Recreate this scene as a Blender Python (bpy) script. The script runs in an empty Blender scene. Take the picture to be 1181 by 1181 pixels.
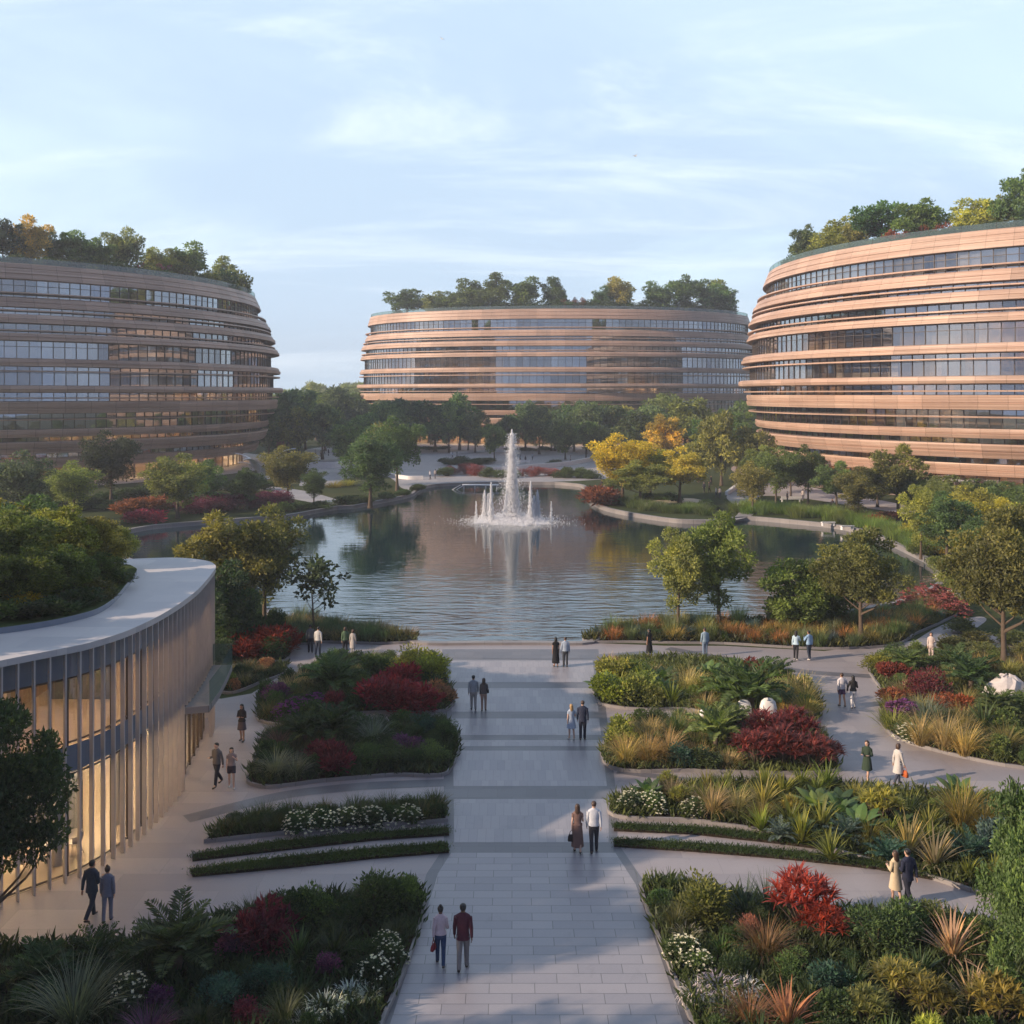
import bpy, bmesh, math, random
import numpy as np
from mathutils import Vector, Matrix
from mathutils.geometry import intersect_point_tri_2d

R_ = math.radians
rng = np.random.default_rng(7)
random.seed(7)
SC = bpy.context.scene
COL = SC.collection

# ------------------------------------------------------------------ camera, sky, sun, exposure
F, H, HY, CX = 1181.0, 16.3, 455.0, 590.5          # focal length in photo pixels, eye height (m), horizon row
cam = bpy.data.cameras.new('camera'); camo = bpy.data.objects.new('camera', cam); COL.objects.link(camo)
cam.sensor_width = 36; cam.lens = 36.0; cam.shift_y = -(590.5 - HY) / 1181.0
cam.clip_start = 0.5; cam.clip_end = 9000
camo.location = (0, 0, H); camo.rotation_euler = (R_(90), 0, 0)
SC.camera = camo

SUN_DIR = Vector((-0.94, -0.34, 0)).normalized()    # horizontal direction towards the sun
SUN_EL = 23.0
sun = bpy.data.lights.new('sun', 'SUN'); suno = bpy.data.objects.new('sun', sun); COL.objects.link(suno)
sun.energy = 5.0; sun.angle = R_(0.6); sun.color = (1.0, 0.78, 0.585)
sv = Vector((SUN_DIR.x * math.cos(R_(SUN_EL)), SUN_DIR.y * math.cos(R_(SUN_EL)), math.sin(R_(SUN_EL))))
suno.rotation_euler = sv.to_track_quat('Z', 'Y').to_euler()
suno.location = (-60, -40, 80)

W = bpy.data.worlds.new('World'); SC.world = W; W.use_nodes = True
nt = W.node_tree; nt.nodes.clear()
def N(nt, t, **kw):
    n = nt.nodes.new(t)
    for k, v in kw.items():
        if k.startswith('i_'): n.inputs[k[2:].replace('_', ' ')].default_value = v
        else: setattr(n, k, v)
    return n
out = N(nt, 'ShaderNodeOutputWorld'); bg = N(nt, 'ShaderNodeBackground')
sky = N(nt, 'ShaderNodeTexSky', sky_type='NISHITA', sun_disc=False, sun_elevation=R_(SUN_EL),
        sun_rotation=math.atan2(SUN_DIR.x, SUN_DIR.y), air_density=1.0, dust_density=1.2, ozone_density=2.0)
bg.inputs['Strength'].default_value = 0.15
tc = N(nt, 'ShaderNodeTexCoord'); sx = N(nt, 'ShaderNodeSeparateXYZ'); nt.links.new(tc.outputs['Generated'], sx.inputs[0])
def M(nt, op, a, b=None, clamp=False):
    n = N(nt, 'ShaderNodeMath', operation=op, use_clamp=clamp)
    for i, v in enumerate((a, b)):
        if v is None: continue
        if hasattr(v, 'is_linked') or hasattr(v, 'links'): nt.links.new(v, n.inputs[i])
        else: n.inputs[i].default_value = v
    return n.outputs[0]
def MIX(nt, f, a, b, mode='MIX'):
    n = N(nt, 'ShaderNodeMix', data_type='RGBA', blend_type=mode)
    for i, v in ((0, f), (6, a), (7, b)):
        if hasattr(v, 'links'): nt.links.new(v, n.inputs[i])
        else: n.inputs[i].default_value = v if i == 0 else (*v[:3], 1)
    return n.outputs[2]
zz = M(nt, 'ADD', M(nt, 'MAXIMUM', sx.outputs[2], 0.0), 0.22)
cv = N(nt, 'ShaderNodeCombineXYZ')
nt.links.new(M(nt, 'DIVIDE', sx.outputs[0], zz), cv.inputs[0]); nt.links.new(M(nt, 'DIVIDE', sx.outputs[1], zz), cv.inputs[1])
def cloud(scale, sxy, lo, hi, seed, det=6, rough=.6, dist=.4):
    mp = N(nt, 'ShaderNodeMapping'); mp.inputs['Scale'].default_value = (sxy[0], sxy[1], 1); mp.inputs['Location'].default_value = (seed, seed * .7, 0)
    mp.inputs['Rotation'].default_value = (0, 0, R_(12))
    nt.links.new(cv.outputs[0], mp.inputs[0])
    nz = N(nt, 'ShaderNodeTexNoise'); nz.inputs['Scale'].default_value = scale; nz.inputs['Detail'].default_value = det
    nz.inputs['Roughness'].default_value = rough; nz.inputs['Distortion'].default_value = dist
    nt.links.new(mp.outputs[0], nz.inputs['Vector'])
    mr = N(nt, 'ShaderNodeMapRange', interpolation_type='SMOOTHSTEP'); mr.inputs[1].default_value = lo; mr.inputs[2].default_value = hi
    nt.links.new(nz.outputs[0], mr.inputs[0]); return mr.outputs[0]
# pale veil that thickens to the horizon, greyish lavender stratus and bright wisps
SKY_VEIL = (4.45, 5.4, 6.2)
up = M(nt, 'MAXIMUM', sx.outputs[2], 0.0)
veil = M(nt, 'ADD', M(nt, 'MULTIPLY', M(nt, 'POWER', M(nt, 'SUBTRACT', 1.0, up), 5.0), 0.26), 0.60)
c0 = MIX(nt, veil, sky.outputs[0], SKY_VEIL)
c1 = MIX(nt, M(nt, 'MULTIPLY', cloud(.75, (.45, .75), .40, .57, 5.3, 7, .58, .7), .88), c0, (2.85, 3.72, 4.75))
c2 = MIX(nt, M(nt, 'MULTIPLY', cloud(2.0, (.35, 1.0), .48, .74, 11.7, 8, .65, .8), .62), c1, (5.2,5.85,6.45))
# sky dimming added behind the camera and overhead, unseen, to cut fill light
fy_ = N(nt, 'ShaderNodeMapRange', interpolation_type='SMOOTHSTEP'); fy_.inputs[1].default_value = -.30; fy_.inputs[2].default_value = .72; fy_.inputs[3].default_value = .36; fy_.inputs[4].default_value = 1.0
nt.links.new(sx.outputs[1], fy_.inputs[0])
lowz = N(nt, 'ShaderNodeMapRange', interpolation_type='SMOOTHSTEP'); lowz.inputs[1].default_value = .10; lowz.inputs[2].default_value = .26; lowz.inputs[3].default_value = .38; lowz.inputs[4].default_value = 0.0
nt.links.new(sx.outputs[2], lowz.inputs[0])      # dimmed less near the horizon, so facade glass reflects a paler sky
bank = M(nt, 'ADD', fy_.outputs[0], M(nt, 'MULTIPLY', lowz.outputs[0], M(nt, 'SUBTRACT', 1.0, fy_.outputs[0])))  # invented dimming factor for the unseen sky, by direction
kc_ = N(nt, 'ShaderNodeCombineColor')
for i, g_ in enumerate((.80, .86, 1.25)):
    nt.links.new(M(nt, 'POWER', bank, 1.0/g_), kc_.inputs[i])   # dimming tinted blue, to cool the shade
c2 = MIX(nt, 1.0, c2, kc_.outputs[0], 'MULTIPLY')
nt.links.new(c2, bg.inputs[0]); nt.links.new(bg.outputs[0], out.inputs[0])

SC.view_settings.view_transform = 'Standard'; SC.view_settings.look = 'None'
SC.view_settings.exposure = 0.52; SC.view_settings.gamma = 1.0
SC.render.engine = 'CYCLES'
SC.cycles.max_bounces = 8; SC.cycles.diffuse_bounces = 5; SC.cycles.glossy_bounces = 3; SC.cycles.transmission_bounces = 4
SC.cycles.transparent_max_bounces = 12; SC.cycles.volume_bounces = 0; SC.cycles.caustics_reflective = False; SC.cycles.caustics_refractive = False
SC.cycles.sample_clamp_indirect = 4.0
SC.cycles.use_denoising = True

# ------------------------------------------------------------------ helpers
def at(px, py, z=0.0):
    """a pixel of the photograph turned into a point of the level z"""
    Y = F * (H - z) / (py - HY)
    return np.array([(px - CX) * Y / F, Y, z])
def ppm(Y): return F / Y                       # photo pixels per metre at depth Y
def catmull(P, n=8, closed=True):
    P = [np.array(p, float) for p in P]; out_ = []
    m = len(P)
    for i in range(m if closed else m - 1):
        p0, p1, p2, p3 = (P[(i - 1) % m] if closed or i > 0 else P[0]), P[i], P[(i + 1) % m], (P[(i + 2) % m] if closed or i + 2 < m else P[-1])
        d1 = max(np.linalg.norm(p2 - p1), 1e-6)
        t1 = (p2 - p0); t2 = (p3 - p1)
        l1 = max(np.linalg.norm(t1), 1e-6); l2 = max(np.linalg.norm(t2), 1e-6)
        t1 = t1 / l1 * d1; t2 = t2 / l2 * d1
        for k in range(n):
            t = k / n
            h = (2*t**3-3*t**2+1, t**3-2*t**2+t, -2*t**3+3*t**2, t**3-t**2)
            out_.append(h[0]*p1 + h[1]*t1*.8 + h[2]*p2 + h[3]*t2*.8)
    if not closed: out_.append(P[-1])
    return np.array(out_)
def inside(pt, poly):
    x, y = pt[0], pt[1]; c = False; j = len(poly) - 1
    for i in range(len(poly)):
        if (poly[i][1] > y) != (poly[j][1] > y) and x < (poly[j][0]-poly[i][0])*(y-poly[i][1])/(poly[j][1]-poly[i][1]+1e-12)+poly[i][0]: c = not c
        j = i
    return c
def edge_dist(pt, poly):
    a = poly[:, :2]; b = np.roll(a, -1, 0); ab = b - a; ap = np.array(pt[:2]) - a
    t = np.clip((ap*ab).sum(1) / np.maximum((ab*ab).sum(1), 1e-9), 0, 1)
    return np.sqrt(((ap - ab*t[:, None])**2).sum(1)).min()
def signed_area(P): return 0.5*np.sum(P[:,0]*np.roll(P[:,1],-1)-np.roll(P[:,0],-1)*P[:,1])

class MB:
    """collects vertices and faces, builds ONE mesh object"""
    def __init__(s): s.v = []; s.f = []; s.m = []; s.t = []; s.n = 0
    def add(s, V, Fc, mat=0, tint=None):
        V = np.asarray(V, float).reshape(-1, 3); s.v.append(V)
        Fc = np.asarray(Fc, int); s.f.append(Fc + s.n); s.n += len(V)
        s.m.append(np.full(len(Fc), mat)); s.t.append(np.full(len(Fc), .5) if tint is None else np.broadcast_to(np.asarray(tint, float), (len(Fc),)))
        return s
    def box(s, c, d, rz=0.0, mat=0, tint=None):
        x, y, z = np.array(d) / 2.0
        V = np.array([[-x,-y,-z],[x,-y,-z],[x,y,-z],[-x,y,-z],[-x,-y,z],[x,-y,z],[x,y,z],[-x,y,z]])
        ca, sa = math.cos(rz), math.sin(rz)
        V = np.c_[V[:,0]*ca-V[:,1]*sa, V[:,0]*sa+V[:,1]*ca, V[:,2]] + np.array(c)
        return s.add(V, [[0,3,2,1],[4,5,6,7],[0,1,5,4],[1,2,6,5],[2,3,7,6],[3,0,4,7]], mat, tint)
    def tube(s, P, r, n=8, mat=0, caps=True, ell=None, tint=None):
        P = np.asarray(P, float); r = np.broadcast_to(np.asarray(r, float), (len(P),))
        T = np.gradient(P, axis=0) if len(P) > 2 else np.repeat((P[1]-P[0])[None], 2, 0)
        T /= np.maximum(np.linalg.norm(T, axis=1, keepdims=True), 1e-9)
        u = np.array([1, 0, 0.]) if abs(T[0][0]) < .9 else np.array([0, 1., 0]); rings = []
        for i in range(len(P)):
            u = u - T[i]*np.dot(u, T[i]); u /= max(np.linalg.norm(u), 1e-9); w = np.cross(T[i], u)
            a = np.arange(n) * 2*math.pi/n
            rings.append(P[i] + r[i]*(np.cos(a)[:,None]*u + np.sin(a)[:,None]*w*(1 if ell is None else ell)))
        V = np.concatenate(rings); i = np.arange(len(P)-1)[:,None]*n; k = np.arange(n)[None]
        Q = np.stack([i+k, i+(k+1)%n, i+n+(k+1)%n, i+n+k], -1).reshape(-1, 4)
        s.add(V, Q, mat, tint)
        if caps:
            b = s.n - len(V); L = len(P)
            c0 = np.concatenate([V[:n], [P[0]]]); s.add(c0, [[n, (q+1)%n, q, q] for q in range(n)] , mat, tint)
            c1 = np.concatenate([V[-n:], [P[-1]]]); s.add(c1, [[n, q, (q+1)%n, (q+1)%n] for q in range(n)], mat, tint)
        return s
    def loft(s, C, rx, ry, n=14, mat=0, caps=True, yaw=0, pw=2.0):
        """horizontal elliptical rings"""
        a = np.arange(n)*2*math.pi/n; ca, sa = np.cos(a), np.sin(a)
        e = 2.0/pw; ux = np.sign(ca)*np.abs(ca)**e; uy = np.sign(sa)*np.abs(sa)**e
        V = np.concatenate([np.c_[c[0]+x*ux, c[1]+y*uy, np.full(n, c[2])] for c, x, y in zip(C, rx, ry)])
        L = len(C); i = np.arange(L-1)[:,None]*n; k = np.arange(n)[None]
        s.add(V, np.stack([i+k, i+(k+1)%n, i+n+(k+1)%n, i+n+k], -1).reshape(-1,4), mat)
        if caps:
            for off, c, fl in ((0, C[0], 1), (len(V)-n, C[-1], 0)):
                W_ = np.concatenate([V[off:off+n], [c]]); s.add(W_, [[n,(q+1)%n,q,q] if fl else [n,q,(q+1)%n,(q+1)%n] for q in range(n)], mat)
        return s
    def prism(s, P, z0, z1, mat=0, side_mat=None, bottom=False):
        P = np.asarray(P)[:, :2]; P = P if signed_area(P) > 0 else P[::-1]; n = len(P)
        s.ng = getattr(s, 'ng', []); b = s.n
        V = np.concatenate([np.c_[P, np.full(n, z0)], np.c_[P, np.full(n, z1)]])
        k = np.arange(n); s.add(V, np.stack([k, (k+1)%n, n+(k+1)%n, n+k], -1), mat if side_mat is None else side_mat)
        s.ng.append((np.arange(n)+b+n, mat))
        if bottom: s.ng.append((np.arange(n)[::-1]+b, mat))
        return s
    def sheet(s, P, z, mat=0):
        P = np.asarray(P)[:, :2]; P = P if signed_area(P) > 0 else P[::-1]; n = len(P); s.ng = getattr(s, 'ng', [])
        b = s.n; s.v.append(np.c_[P, np.full(n, z)]); s.n += n; s.ng.append((np.arange(n)+b, mat)); return s
    def mesh(s, name, mats, smooth=False):
        me = bpy.data.meshes.new(name)
        V = np.concatenate(s.v); ng = getattr(s, 'ng', [])
        fl = []; mt = []; tt = []
        if s.f:
            Q = np.concatenate([f if f.shape[1] == 4 else np.c_[f, f[:, -1]] for f in s.f]); mt = list(np.concatenate(s.m)); tt = list(np.concatenate(s.t))
            tri = Q[:, 2] == Q[:, 3]; tot = np.where(tri, 3, 4)
            mask = np.ones(Q.shape, bool); mask[tri, 3] = False
            loops = Q[mask]
        else: tot = np.zeros(0, int); loops = np.zeros(0, int)
        for g, m_ in ng: loops = np.concatenate([loops, g]); tot = np.concatenate([tot, [len(g)]]); mt.append(m_); tt.append(.5)
        me.vertices.add(len(V)); me.vertices.foreach_set('co', V.ravel())
        me.loops.add(len(loops)); me.loops.foreach_set('vertex_index', loops.astype(np.int32))
        me.polygons.add(len(tot)); st = np.concatenate([[0], np.cumsum(tot)[:-1]])
        me.polygons.foreach_set('loop_start', st.astype(np.int32)); me.polygons.foreach_set('loop_total', tot.astype(np.int32))
        me.polygons.foreach_set('material_index', np.array(mt, np.int32))
        me.polygons.foreach_set('use_smooth', np.full(len(tot), bool(smooth)))
        at_ = me.attributes.new('tint', 'FLOAT', 'FACE'); at_.data.foreach_set('value', np.array(tt, np.float32))
        for m_ in (mats if isinstance(mats, (list, tuple)) else [mats]): me.materials.append(m_)
        me.update(calc_edges=True); me.validate()
        return me
    def build(s, name, mats, parent=None, smooth=False, loc=None):
        o = bpy.data.objects.new(name, s.mesh(name, mats, smooth)); COL.objects.link(o)
        if parent is not None: o.parent = parent
        if loc is not None: o.location = loc
        return o
def tag(o, label=None, cat=None, group=None, kind=None):
    for k, v in (('label', label), ('category', cat), ('group', group), ('kind', kind)):
        if v: o[k] = v
    return o
def empty(name, loc=(0,0,0), rz=0.0, label=None, cat=None, group=None):
    o = bpy.data.objects.new(name, None); COL.objects.link(o); o.location = loc; o.rotation_euler = (0,0,rz)
    o.empty_display_size = .3
    return tag(o, label, cat, group)
KIDS = {}
def copy_tree(o, loc, rz=0.0, scale=1.0, color=None):
    c = o.copy(); COL.objects.link(c); c.location = loc; c.rotation_euler = (0,0,rz)
    c.scale = (scale,)*3 if np.isscalar(scale) else scale
    if o.type == 'MESH' and color: c.color = (*color, 1)
    for ch in KIDS.get(o.name, []):
        d = ch.copy(); COL.objects.link(d); d.parent = c
        if color and ch.name.split('.')[0] in ('crown', 'foliage'): d.color = (*color, 1)
        for g in KIDS.get(ch.name, []):
            e = g.copy(); COL.objects.link(e); e.parent = d
    return c
def struct(o): return tag(o, kind='structure')

# ------------------------------------------------------------------ materials
def newmat(name):
    m = bpy.data.materials.new(name); m.use_nodes = True; t = m.node_tree; t.nodes.clear()
    o = t.nodes.new('ShaderNodeOutputMaterial'); return m, t, o
def pbsdf(t, col=(.5,.5,.5), rough=.6, spec=.5, metal=0.0):
    p = t.nodes.new('ShaderNodeBsdfPrincipled')
    if hasattr(col, 'links'): t.links.new(col, p.inputs['Base Color'])
    else: p.inputs['Base Color'].default_value = (*col, 1)
    p.inputs['Roughness'].default_value = rough; p.inputs['Specular IOR Level'].default_value = spec; p.inputs['Metallic'].default_value = metal
    return p
def noise(t, scale, det=4, vec=None, rough=.55, dist=0.0):
    n = N(t, 'ShaderNodeTexNoise'); n.inputs['Scale'].default_value = scale; n.inputs['Detail'].default_value = det
    n.inputs['Roughness'].default_value = rough; n.inputs['Distortion'].default_value = dist
    if vec is None:
        c = N(t, 'ShaderNodeTexCoord'); vec = c.outputs['Object']
    t.links.new(vec, n.inputs['Vector']); return n.outputs[0]
def ramp(t, f, stops):
    r = N(t, 'ShaderNodeValToRGB'); t.links.new(f, r.inputs[0])
    while len(r.color_ramp.elements) < len(stops): r.color_ramp.elements.new(.5)
    for e, (p, c) in zip(r.color_ramp.elements, stops): e.position = p; e.color = (*c, 1)
    return r.outputs[0]
def bump(t, p, h, strength=.3, dist=.02):
    b = N(t, 'ShaderNodeBump'); b.inputs['Strength'].default_value = strength; b.inputs['Distance'].default_value = dist
    t.links.new(h, b.inputs['Height']); t.links.new(b.outputs[0], p.inputs['Normal'])
def mapped(t, scale=(1,1,1), rz=0.0, loc=(0,0,0)):
    c = N(t, 'ShaderNodeTexCoord'); m = N(t, 'ShaderNodeMapping'); m.inputs['Scale'].default_value = scale
    m.inputs['Rotation'].default_value = (0,0,rz); m.inputs['Location'].default_value = loc
    t.links.new(c.outputs['Object'], m.inputs[0]); return m.outputs[0]
def plain(name, col, rough=.6, spec=.5, metal=0.0, var=.12, scale=3.0, bmp=0.0):
    m, t, o = newmat(name)
    n = noise(t, scale)
    c = MIX(t, n, [x*(1-var) for x in col], [min(1, x*(1+var)) for x in col])
    p = pbsdf(t, c, rough, spec, metal)
    if bmp: bump(t, p, n, bmp, .03)
    t.links.new(p.outputs[0], o.inputs[0]); return m
def foliage_mat(name, transl=.38, gloss=.35, rough=.55, var=.50):
    m, t, o = newmat(name)
    oi = N(t, 'ShaderNodeObjectInfo'); a = N(t, 'ShaderNodeAttribute', attribute_name='tint')
    tv = a.outputs['Fac']
    k = M(t, 'ADD', M(t, 'MULTIPLY', tv, 2*var), 1-var)
    k = M(t, 'MULTIPLY', k, M(t, 'ADD', M(t, 'MULTIPLY', oi.outputs['Random'], .3), .85))
    kv = N(t, 'ShaderNodeCombineColor')
    for i in range(3): t.links.new(k, kv.inputs[i])
    c = MIX(t, 1.0, oi.outputs['Color'], kv.outputs[0], 'MULTIPLY')
    c = MIX(t, M(t, 'MULTIPLY', M(t, 'POWER', tv, 3.0), .45), c, MIX(t, 1.0, c, (1.7, 1.35, .55), 'MULTIPLY'))
    p = pbsdf(t, c, rough, gloss)
    tr = N(t, 'ShaderNodeBsdfTranslucent'); t.links.new(MIX(t, 1.0, c, (1.25, 1.3, .7), 'MULTIPLY'), tr.inputs[0])
    mx = N(t, 'ShaderNodeMixShader'); mx.inputs[0].default_value = transl
    t.links.new(p.outputs[0], mx.inputs[1]); t.links.new(tr.outputs[0], mx.inputs[2]); t.links.new(mx.outputs[0], o.inputs[0]); return m
FOL = foliage_mat('leaf')
FLOWER = foliage_mat('petal', .25, .2, .7, .25)
BARK = plain('bark', (.10, .075, .055), .85, .2, var=.4, scale=9, bmp=.6)
SOIL = plain('soil', (.035, .026, .018), .95, .1, var=.4, scale=4, bmp=.5)

def concrete(name, col, joints=None, rough=.55, jw=.012, var=.17, rz=0.0, spec=.4, brick=None, mortar=.55):
    m, t, o = newmat(name)
    big = noise(t, .35, 5); fine = noise(t, 9.0, 3)
    c = MIX(t, big, [x*(1-var) for x in col], [min(1, x*(1+var)) for x in col])
    c = MIX(t, M(t, 'MULTIPLY', fine, .25), c, [x*.72 for x in col])
    stain = N(t, 'ShaderNodeMapRange', interpolation_type='SMOOTHSTEP'); stain.inputs[1].default_value = .55; stain.inputs[2].default_value = .75
    t.links.new(noise(t, 1.1, 7, None, .7, .6), stain.inputs[0])
    c = MIX(t, M(t, 'MULTIPLY', stain.outputs[0], .38), c, [x*.62 for x in col])
    hgt = fine
    if joints:
        b = N(t, 'ShaderNodeTexBrick'); b.offset = brick if brick is not None else .5
        b.inputs['Scale'].default_value = 1.0; b.inputs['Mortar Size'].default_value = jw; b.inputs['Mortar Smooth'].default_value = .2
        b.inputs['Brick Width'].default_value = joints[0]; b.inputs['Row Height'].default_value = joints[1]
        b.inputs['Color1'].default_value = (.84,.84,.86,1); b.inputs['Color2'].default_value = (1.06,1.04,1.02,1); b.inputs['Mortar'].default_value = (mortar,)*3+(1,)
        b.inputs['Bias'].default_value = 0.0
        t.links.new(mapped(t, (1,1,1), rz), b.inputs['Vector'])
        c = MIX(t, 1.0, c, b.outputs['Color'], 'MULTIPLY'); hgt = M(t, 'SUBTRACT', M(t, 'MULTIPLY', fine, .15), b.outputs['Fac'])
    p = pbsdf(t, c, rough, spec)
    rr = N(t, 'ShaderNodeMapRange'); rr.inputs[3].default_value = rough - .16; rr.inputs[4].default_value = rough + .14; t.links.new(big, rr.inputs[0]); t.links.new(rr.outputs[0], p.inputs['Roughness'])
    bump(t, p, hgt, .35, .012); t.links.new(p.outputs[0], o.inputs[0]); return m
PAVE = concrete('pale paving', (.30, .272, .272), (2.4, 1.2), .5, .010, mortar=.78)
PAVER = concrete('walkway pavers', (.285, .273, .288), (1.25, .48), .42, .011, mortar=.42, spec=.5)
PAVER_SMALL = concrete('walkway setts', (.29, .276, .290), (.32, 1.2), .42, .010, mortar=.72, spec=.5)
BAND = concrete('dark granite band', (.135, .135, .15), (1.2, .9), .42, .008, mortar=.7)
KERB = concrete('kerb stone', (.25, .235, .23), (1.2, 4.0), .6, .01)
TERR = concrete('terracotta paving', (.32, .23, .19), (2.4, 1.2), .6, .01)
WHITE = plain('white concrete', (.72, .70, .68), .5, .4, var=.06, scale=1.2)
ROCK = plain('pale rock', (.5, .46, .43), .8, .3, var=.3, scale=2.5, bmp=.8)
# ------------------------------------------------------------------ ground, lake, paving
def px_poly(pts, n=6, smooth=True, z=0.0):
    P = np.array([at(x, y, z) for x, y in pts])
    return catmull(P, n) if smooth else P
LAKE_Z = -0.38
shore_px = [(482,741),(560,741.5),(620,741.5),(678,741),(690,728),(760,716),(900,718),(990,703),(1050,690),(1082,672),(1086,660),(1072,648),(1040,632),
            (1000,614),(960,606),(912,601),(862,597),(838,599),(818,601),(780,600),(735,594),(700,587),(684,580),(676,570),(670,560),(640,557),(560,557),(505,559),(486,563),
            (474,571),(440,578),(408,584),(390,585),(372,588),(330,595),(250,601),(170,608),(120,622),(150,645),(230,668),(300,700),(330,713),(400,722),(455,728)]
LAKE = px_poly(shore_px, 5)
m, t, o = newmat('meadow')
c = ramp(t, noise(t, .05, 8, None, .65), [(.3, (.030,.042,.016)), (.55, (.045,.058,.020)), (.75, (.075,.072,.03))])
p = pbsdf(t, c, .95, .1); bump(t, p, noise(t, 3.0, 5), .8, .15); t.links.new(p.outputs[0], o.inputs[0]); MEADOW = m
m, t, o = newmat('lawn')
c = ramp(t, noise(t, 2.2, 6), [(.3, (.026,.045,.013)), (.7, (.060,.085,.026))])
p = pbsdf(t, c, .95, .1); bump(t, p, noise(t, 40.0, 3), .9, .03); t.links.new(p.outputs[0], o.inputs[0]); LAWN = m

def holed_sheet(name, outer, hole, z, mat):
    bm = bmesh.new(); es = []
    for P in (outer, hole):
        vs = [bm.verts.new((p[0], p[1], z)) for p in P]
        es += [bm.edges.new((vs[i], vs[(i+1) % len(vs)])) for i in range(len(vs))]
    bmesh.ops.triangle_fill(bm, use_beauty=True, edges=es)
    for f in bm.faces:
        if f.normal.z < 0: f.normal_flip()
    me = bpy.data.meshes.new(name); bm.to_mesh(me); bm.free(); me.materials.append(mat)
    ob = bpy.data.objects.new(name, me); COL.objects.link(ob); return struct(ob)
holed_sheet('ground', [(-4000,-300),(4000,-300),(4000,4500),(-4000,4500)], LAKE, 0.0, MEADOW)
# lake: bed, water, shore wall and kerb
m, t, o = newmat('lake water')
v = mapped(t, (.42, 1.25, 1)); n1 = noise(t, .72, 2, v, .35, 1.0)
v2 = mapped(t, (.9, 2.4, 1), R_(10)); n2 = noise(t, 1.6, 3, v2, .5, .3)
v3 = mapped(t, (.05, .09, 1)); n3 = noise(t, 1.0, 2, v3)
sy = N(t, 'ShaderNodeSeparateXYZ'); t.links.new(mapped(t), sy.inputs[0]); calm = N(t, 'ShaderNodeMapRange', interpolation_type='SMOOTHSTEP')
calm.inputs[1].default_value = 70; calm.inputs[2].default_value = 104; calm.inputs[3].default_value = 1.0; calm.inputs[4].default_value = .12; t.links.new(sy.outputs[1], calm.inputs[0])   # sheltered water lies calmer
hh = M(t, 'MULTIPLY', M(t, 'ADD', M(t, 'MULTIPLY', n1, 1.0), M(t, 'MULTIPLY', n2, .22)), M(t, 'ADD', M(t, 'MULTIPLY', n3, .9), .35))
p = pbsdf(t, (.006,.024,.032), .02, .5); p.inputs['IOR'].default_value = 2.9
hh = M(t, 'MULTIPLY', hh, calm.outputs[0]); bump(t, p, hh, 1.0, .15); t.links.new(p.outputs[0], o.inputs[0]); WATER = m
struct(MB().sheet(LAKE, LAKE_Z).build('lake_water', WATER))
n_ = len(LAKE); tang = np.roll(LAKE, -1, 0) - np.roll(LAKE, 1, 0); tang /= np.linalg.norm(tang[:, :2], axis=1, keepdims=True)
nor = np.c_[tang[:,1], -tang[:,0], np.zeros(n_)] * (1 if signed_area(LAKE) > 0 else -1)     # outwards
def ribbon(P, nr, prof, closed=True):
    """profile of (offset outwards, z) swept along P"""
    V = np.concatenate([np.c_[P[:, :2] + nr[:, :2]*d, np.full(len(P), z)] for d, z in prof]); n = len(P); L = len(prof)
    k = np.arange(n if closed else n-1)
    Q = np.concatenate([np.stack([k+i*n, (k+1) % n + i*n, (k+1) % n + (i+1)*n, k+(i+1)*n], -1) for i in range(L-1)])
    return V, Q
V, Q = ribbon(LAKE, nor, [(0.02,-.8),(0.02,.16),(.55,.16),(.55,-.05)])
struct(MB().add(V, Q[:, ::-1]).build('lake_kerb', KERB))

# near plaza: one big paving sheet up to the shore
front = [p for p in LAKE if p[1] < 66.9 + 6 and -9 < p[0] < 6.5]
plaza = [at(-420,800), at(-420,1700), at(1700,1700), at(1700,770), at(1300,752), at(1120,728), at(1060,738), at(950,751), at(835,745), at(770,745), at(720,743), at(678,741.6), at(620,742.2), at(560,742.2), at(482,741.8), at(440,744), at(380,742),
         at(345,735), at(326,724), at(318,740), at(335,760), at(330,775), at(290,800), at(255,806), at(200,800), at(100,790)]
PL = np.array(plaza)
struct(MB().sheet(PL, 0.008).build('plaza_paving', PAVE))
walk_px = [(440,1300),(447,1181),(497,1005),(517,975),(517,905),(514,745),(686,745),(708,925),(708,972),(741,1020),(803,1181),(822,1300)]
def quad_px(x0a, x1a, ya, x0b, x1b, yb): return np.array([at(x0a,ya), at(x1a,ya), at(x1b,yb), at(x0b,yb)])
WK = np.array([at(396,1300), at(441,1181), at(492,1008), at(512,978), at(512,900), at(510,749), at(690,749), at(712,925), at(712,972), at(745,1020), at(808,1181), at(842,1300)])
struct(MB().sheet(WK, 0.012).build('walkway_border', BAND))
def lerpx(side, y):
    pts = ([(749,519),(900,523),(978,524),(1008,505),(1181,455),(1300,412)] if side == 0 else [(749,682),(925,702),(972,702),(1020,733),(1181,796),(1300,829)])
    for (ya, xa), (yb, xb) in zip(pts, pts[1:]):
        if ya <= y <= yb: 
            # straight on the ground, hence in the picture too
            return xa + (xb-xa)*(y-ya)/(yb-ya)
def walk_panel(ya, yb, mat, name):
    ys = sorted({ya, yb, *[y for y in (900,925,972,978,1008,1020) if ya < y < yb]})
    P = [at(lerpx(0, y), y) for y in ys] + [at(lerpx(1, y), y) for y in ys[::-1]]
    struct(MB().sheet(np.array(P), 0.016).build(name, mat))
walk_panel(984, 1300, PAVER, 'walkway_paving')
for a, b in ((922,972),(866,907),(829,848),(794,821),(762,787)): walk_panel(a, b, PAVER_SMALL, 'walkway_paving')
walk_panel(854,861,PAVER_SMALL,'walkway_paving')
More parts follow.
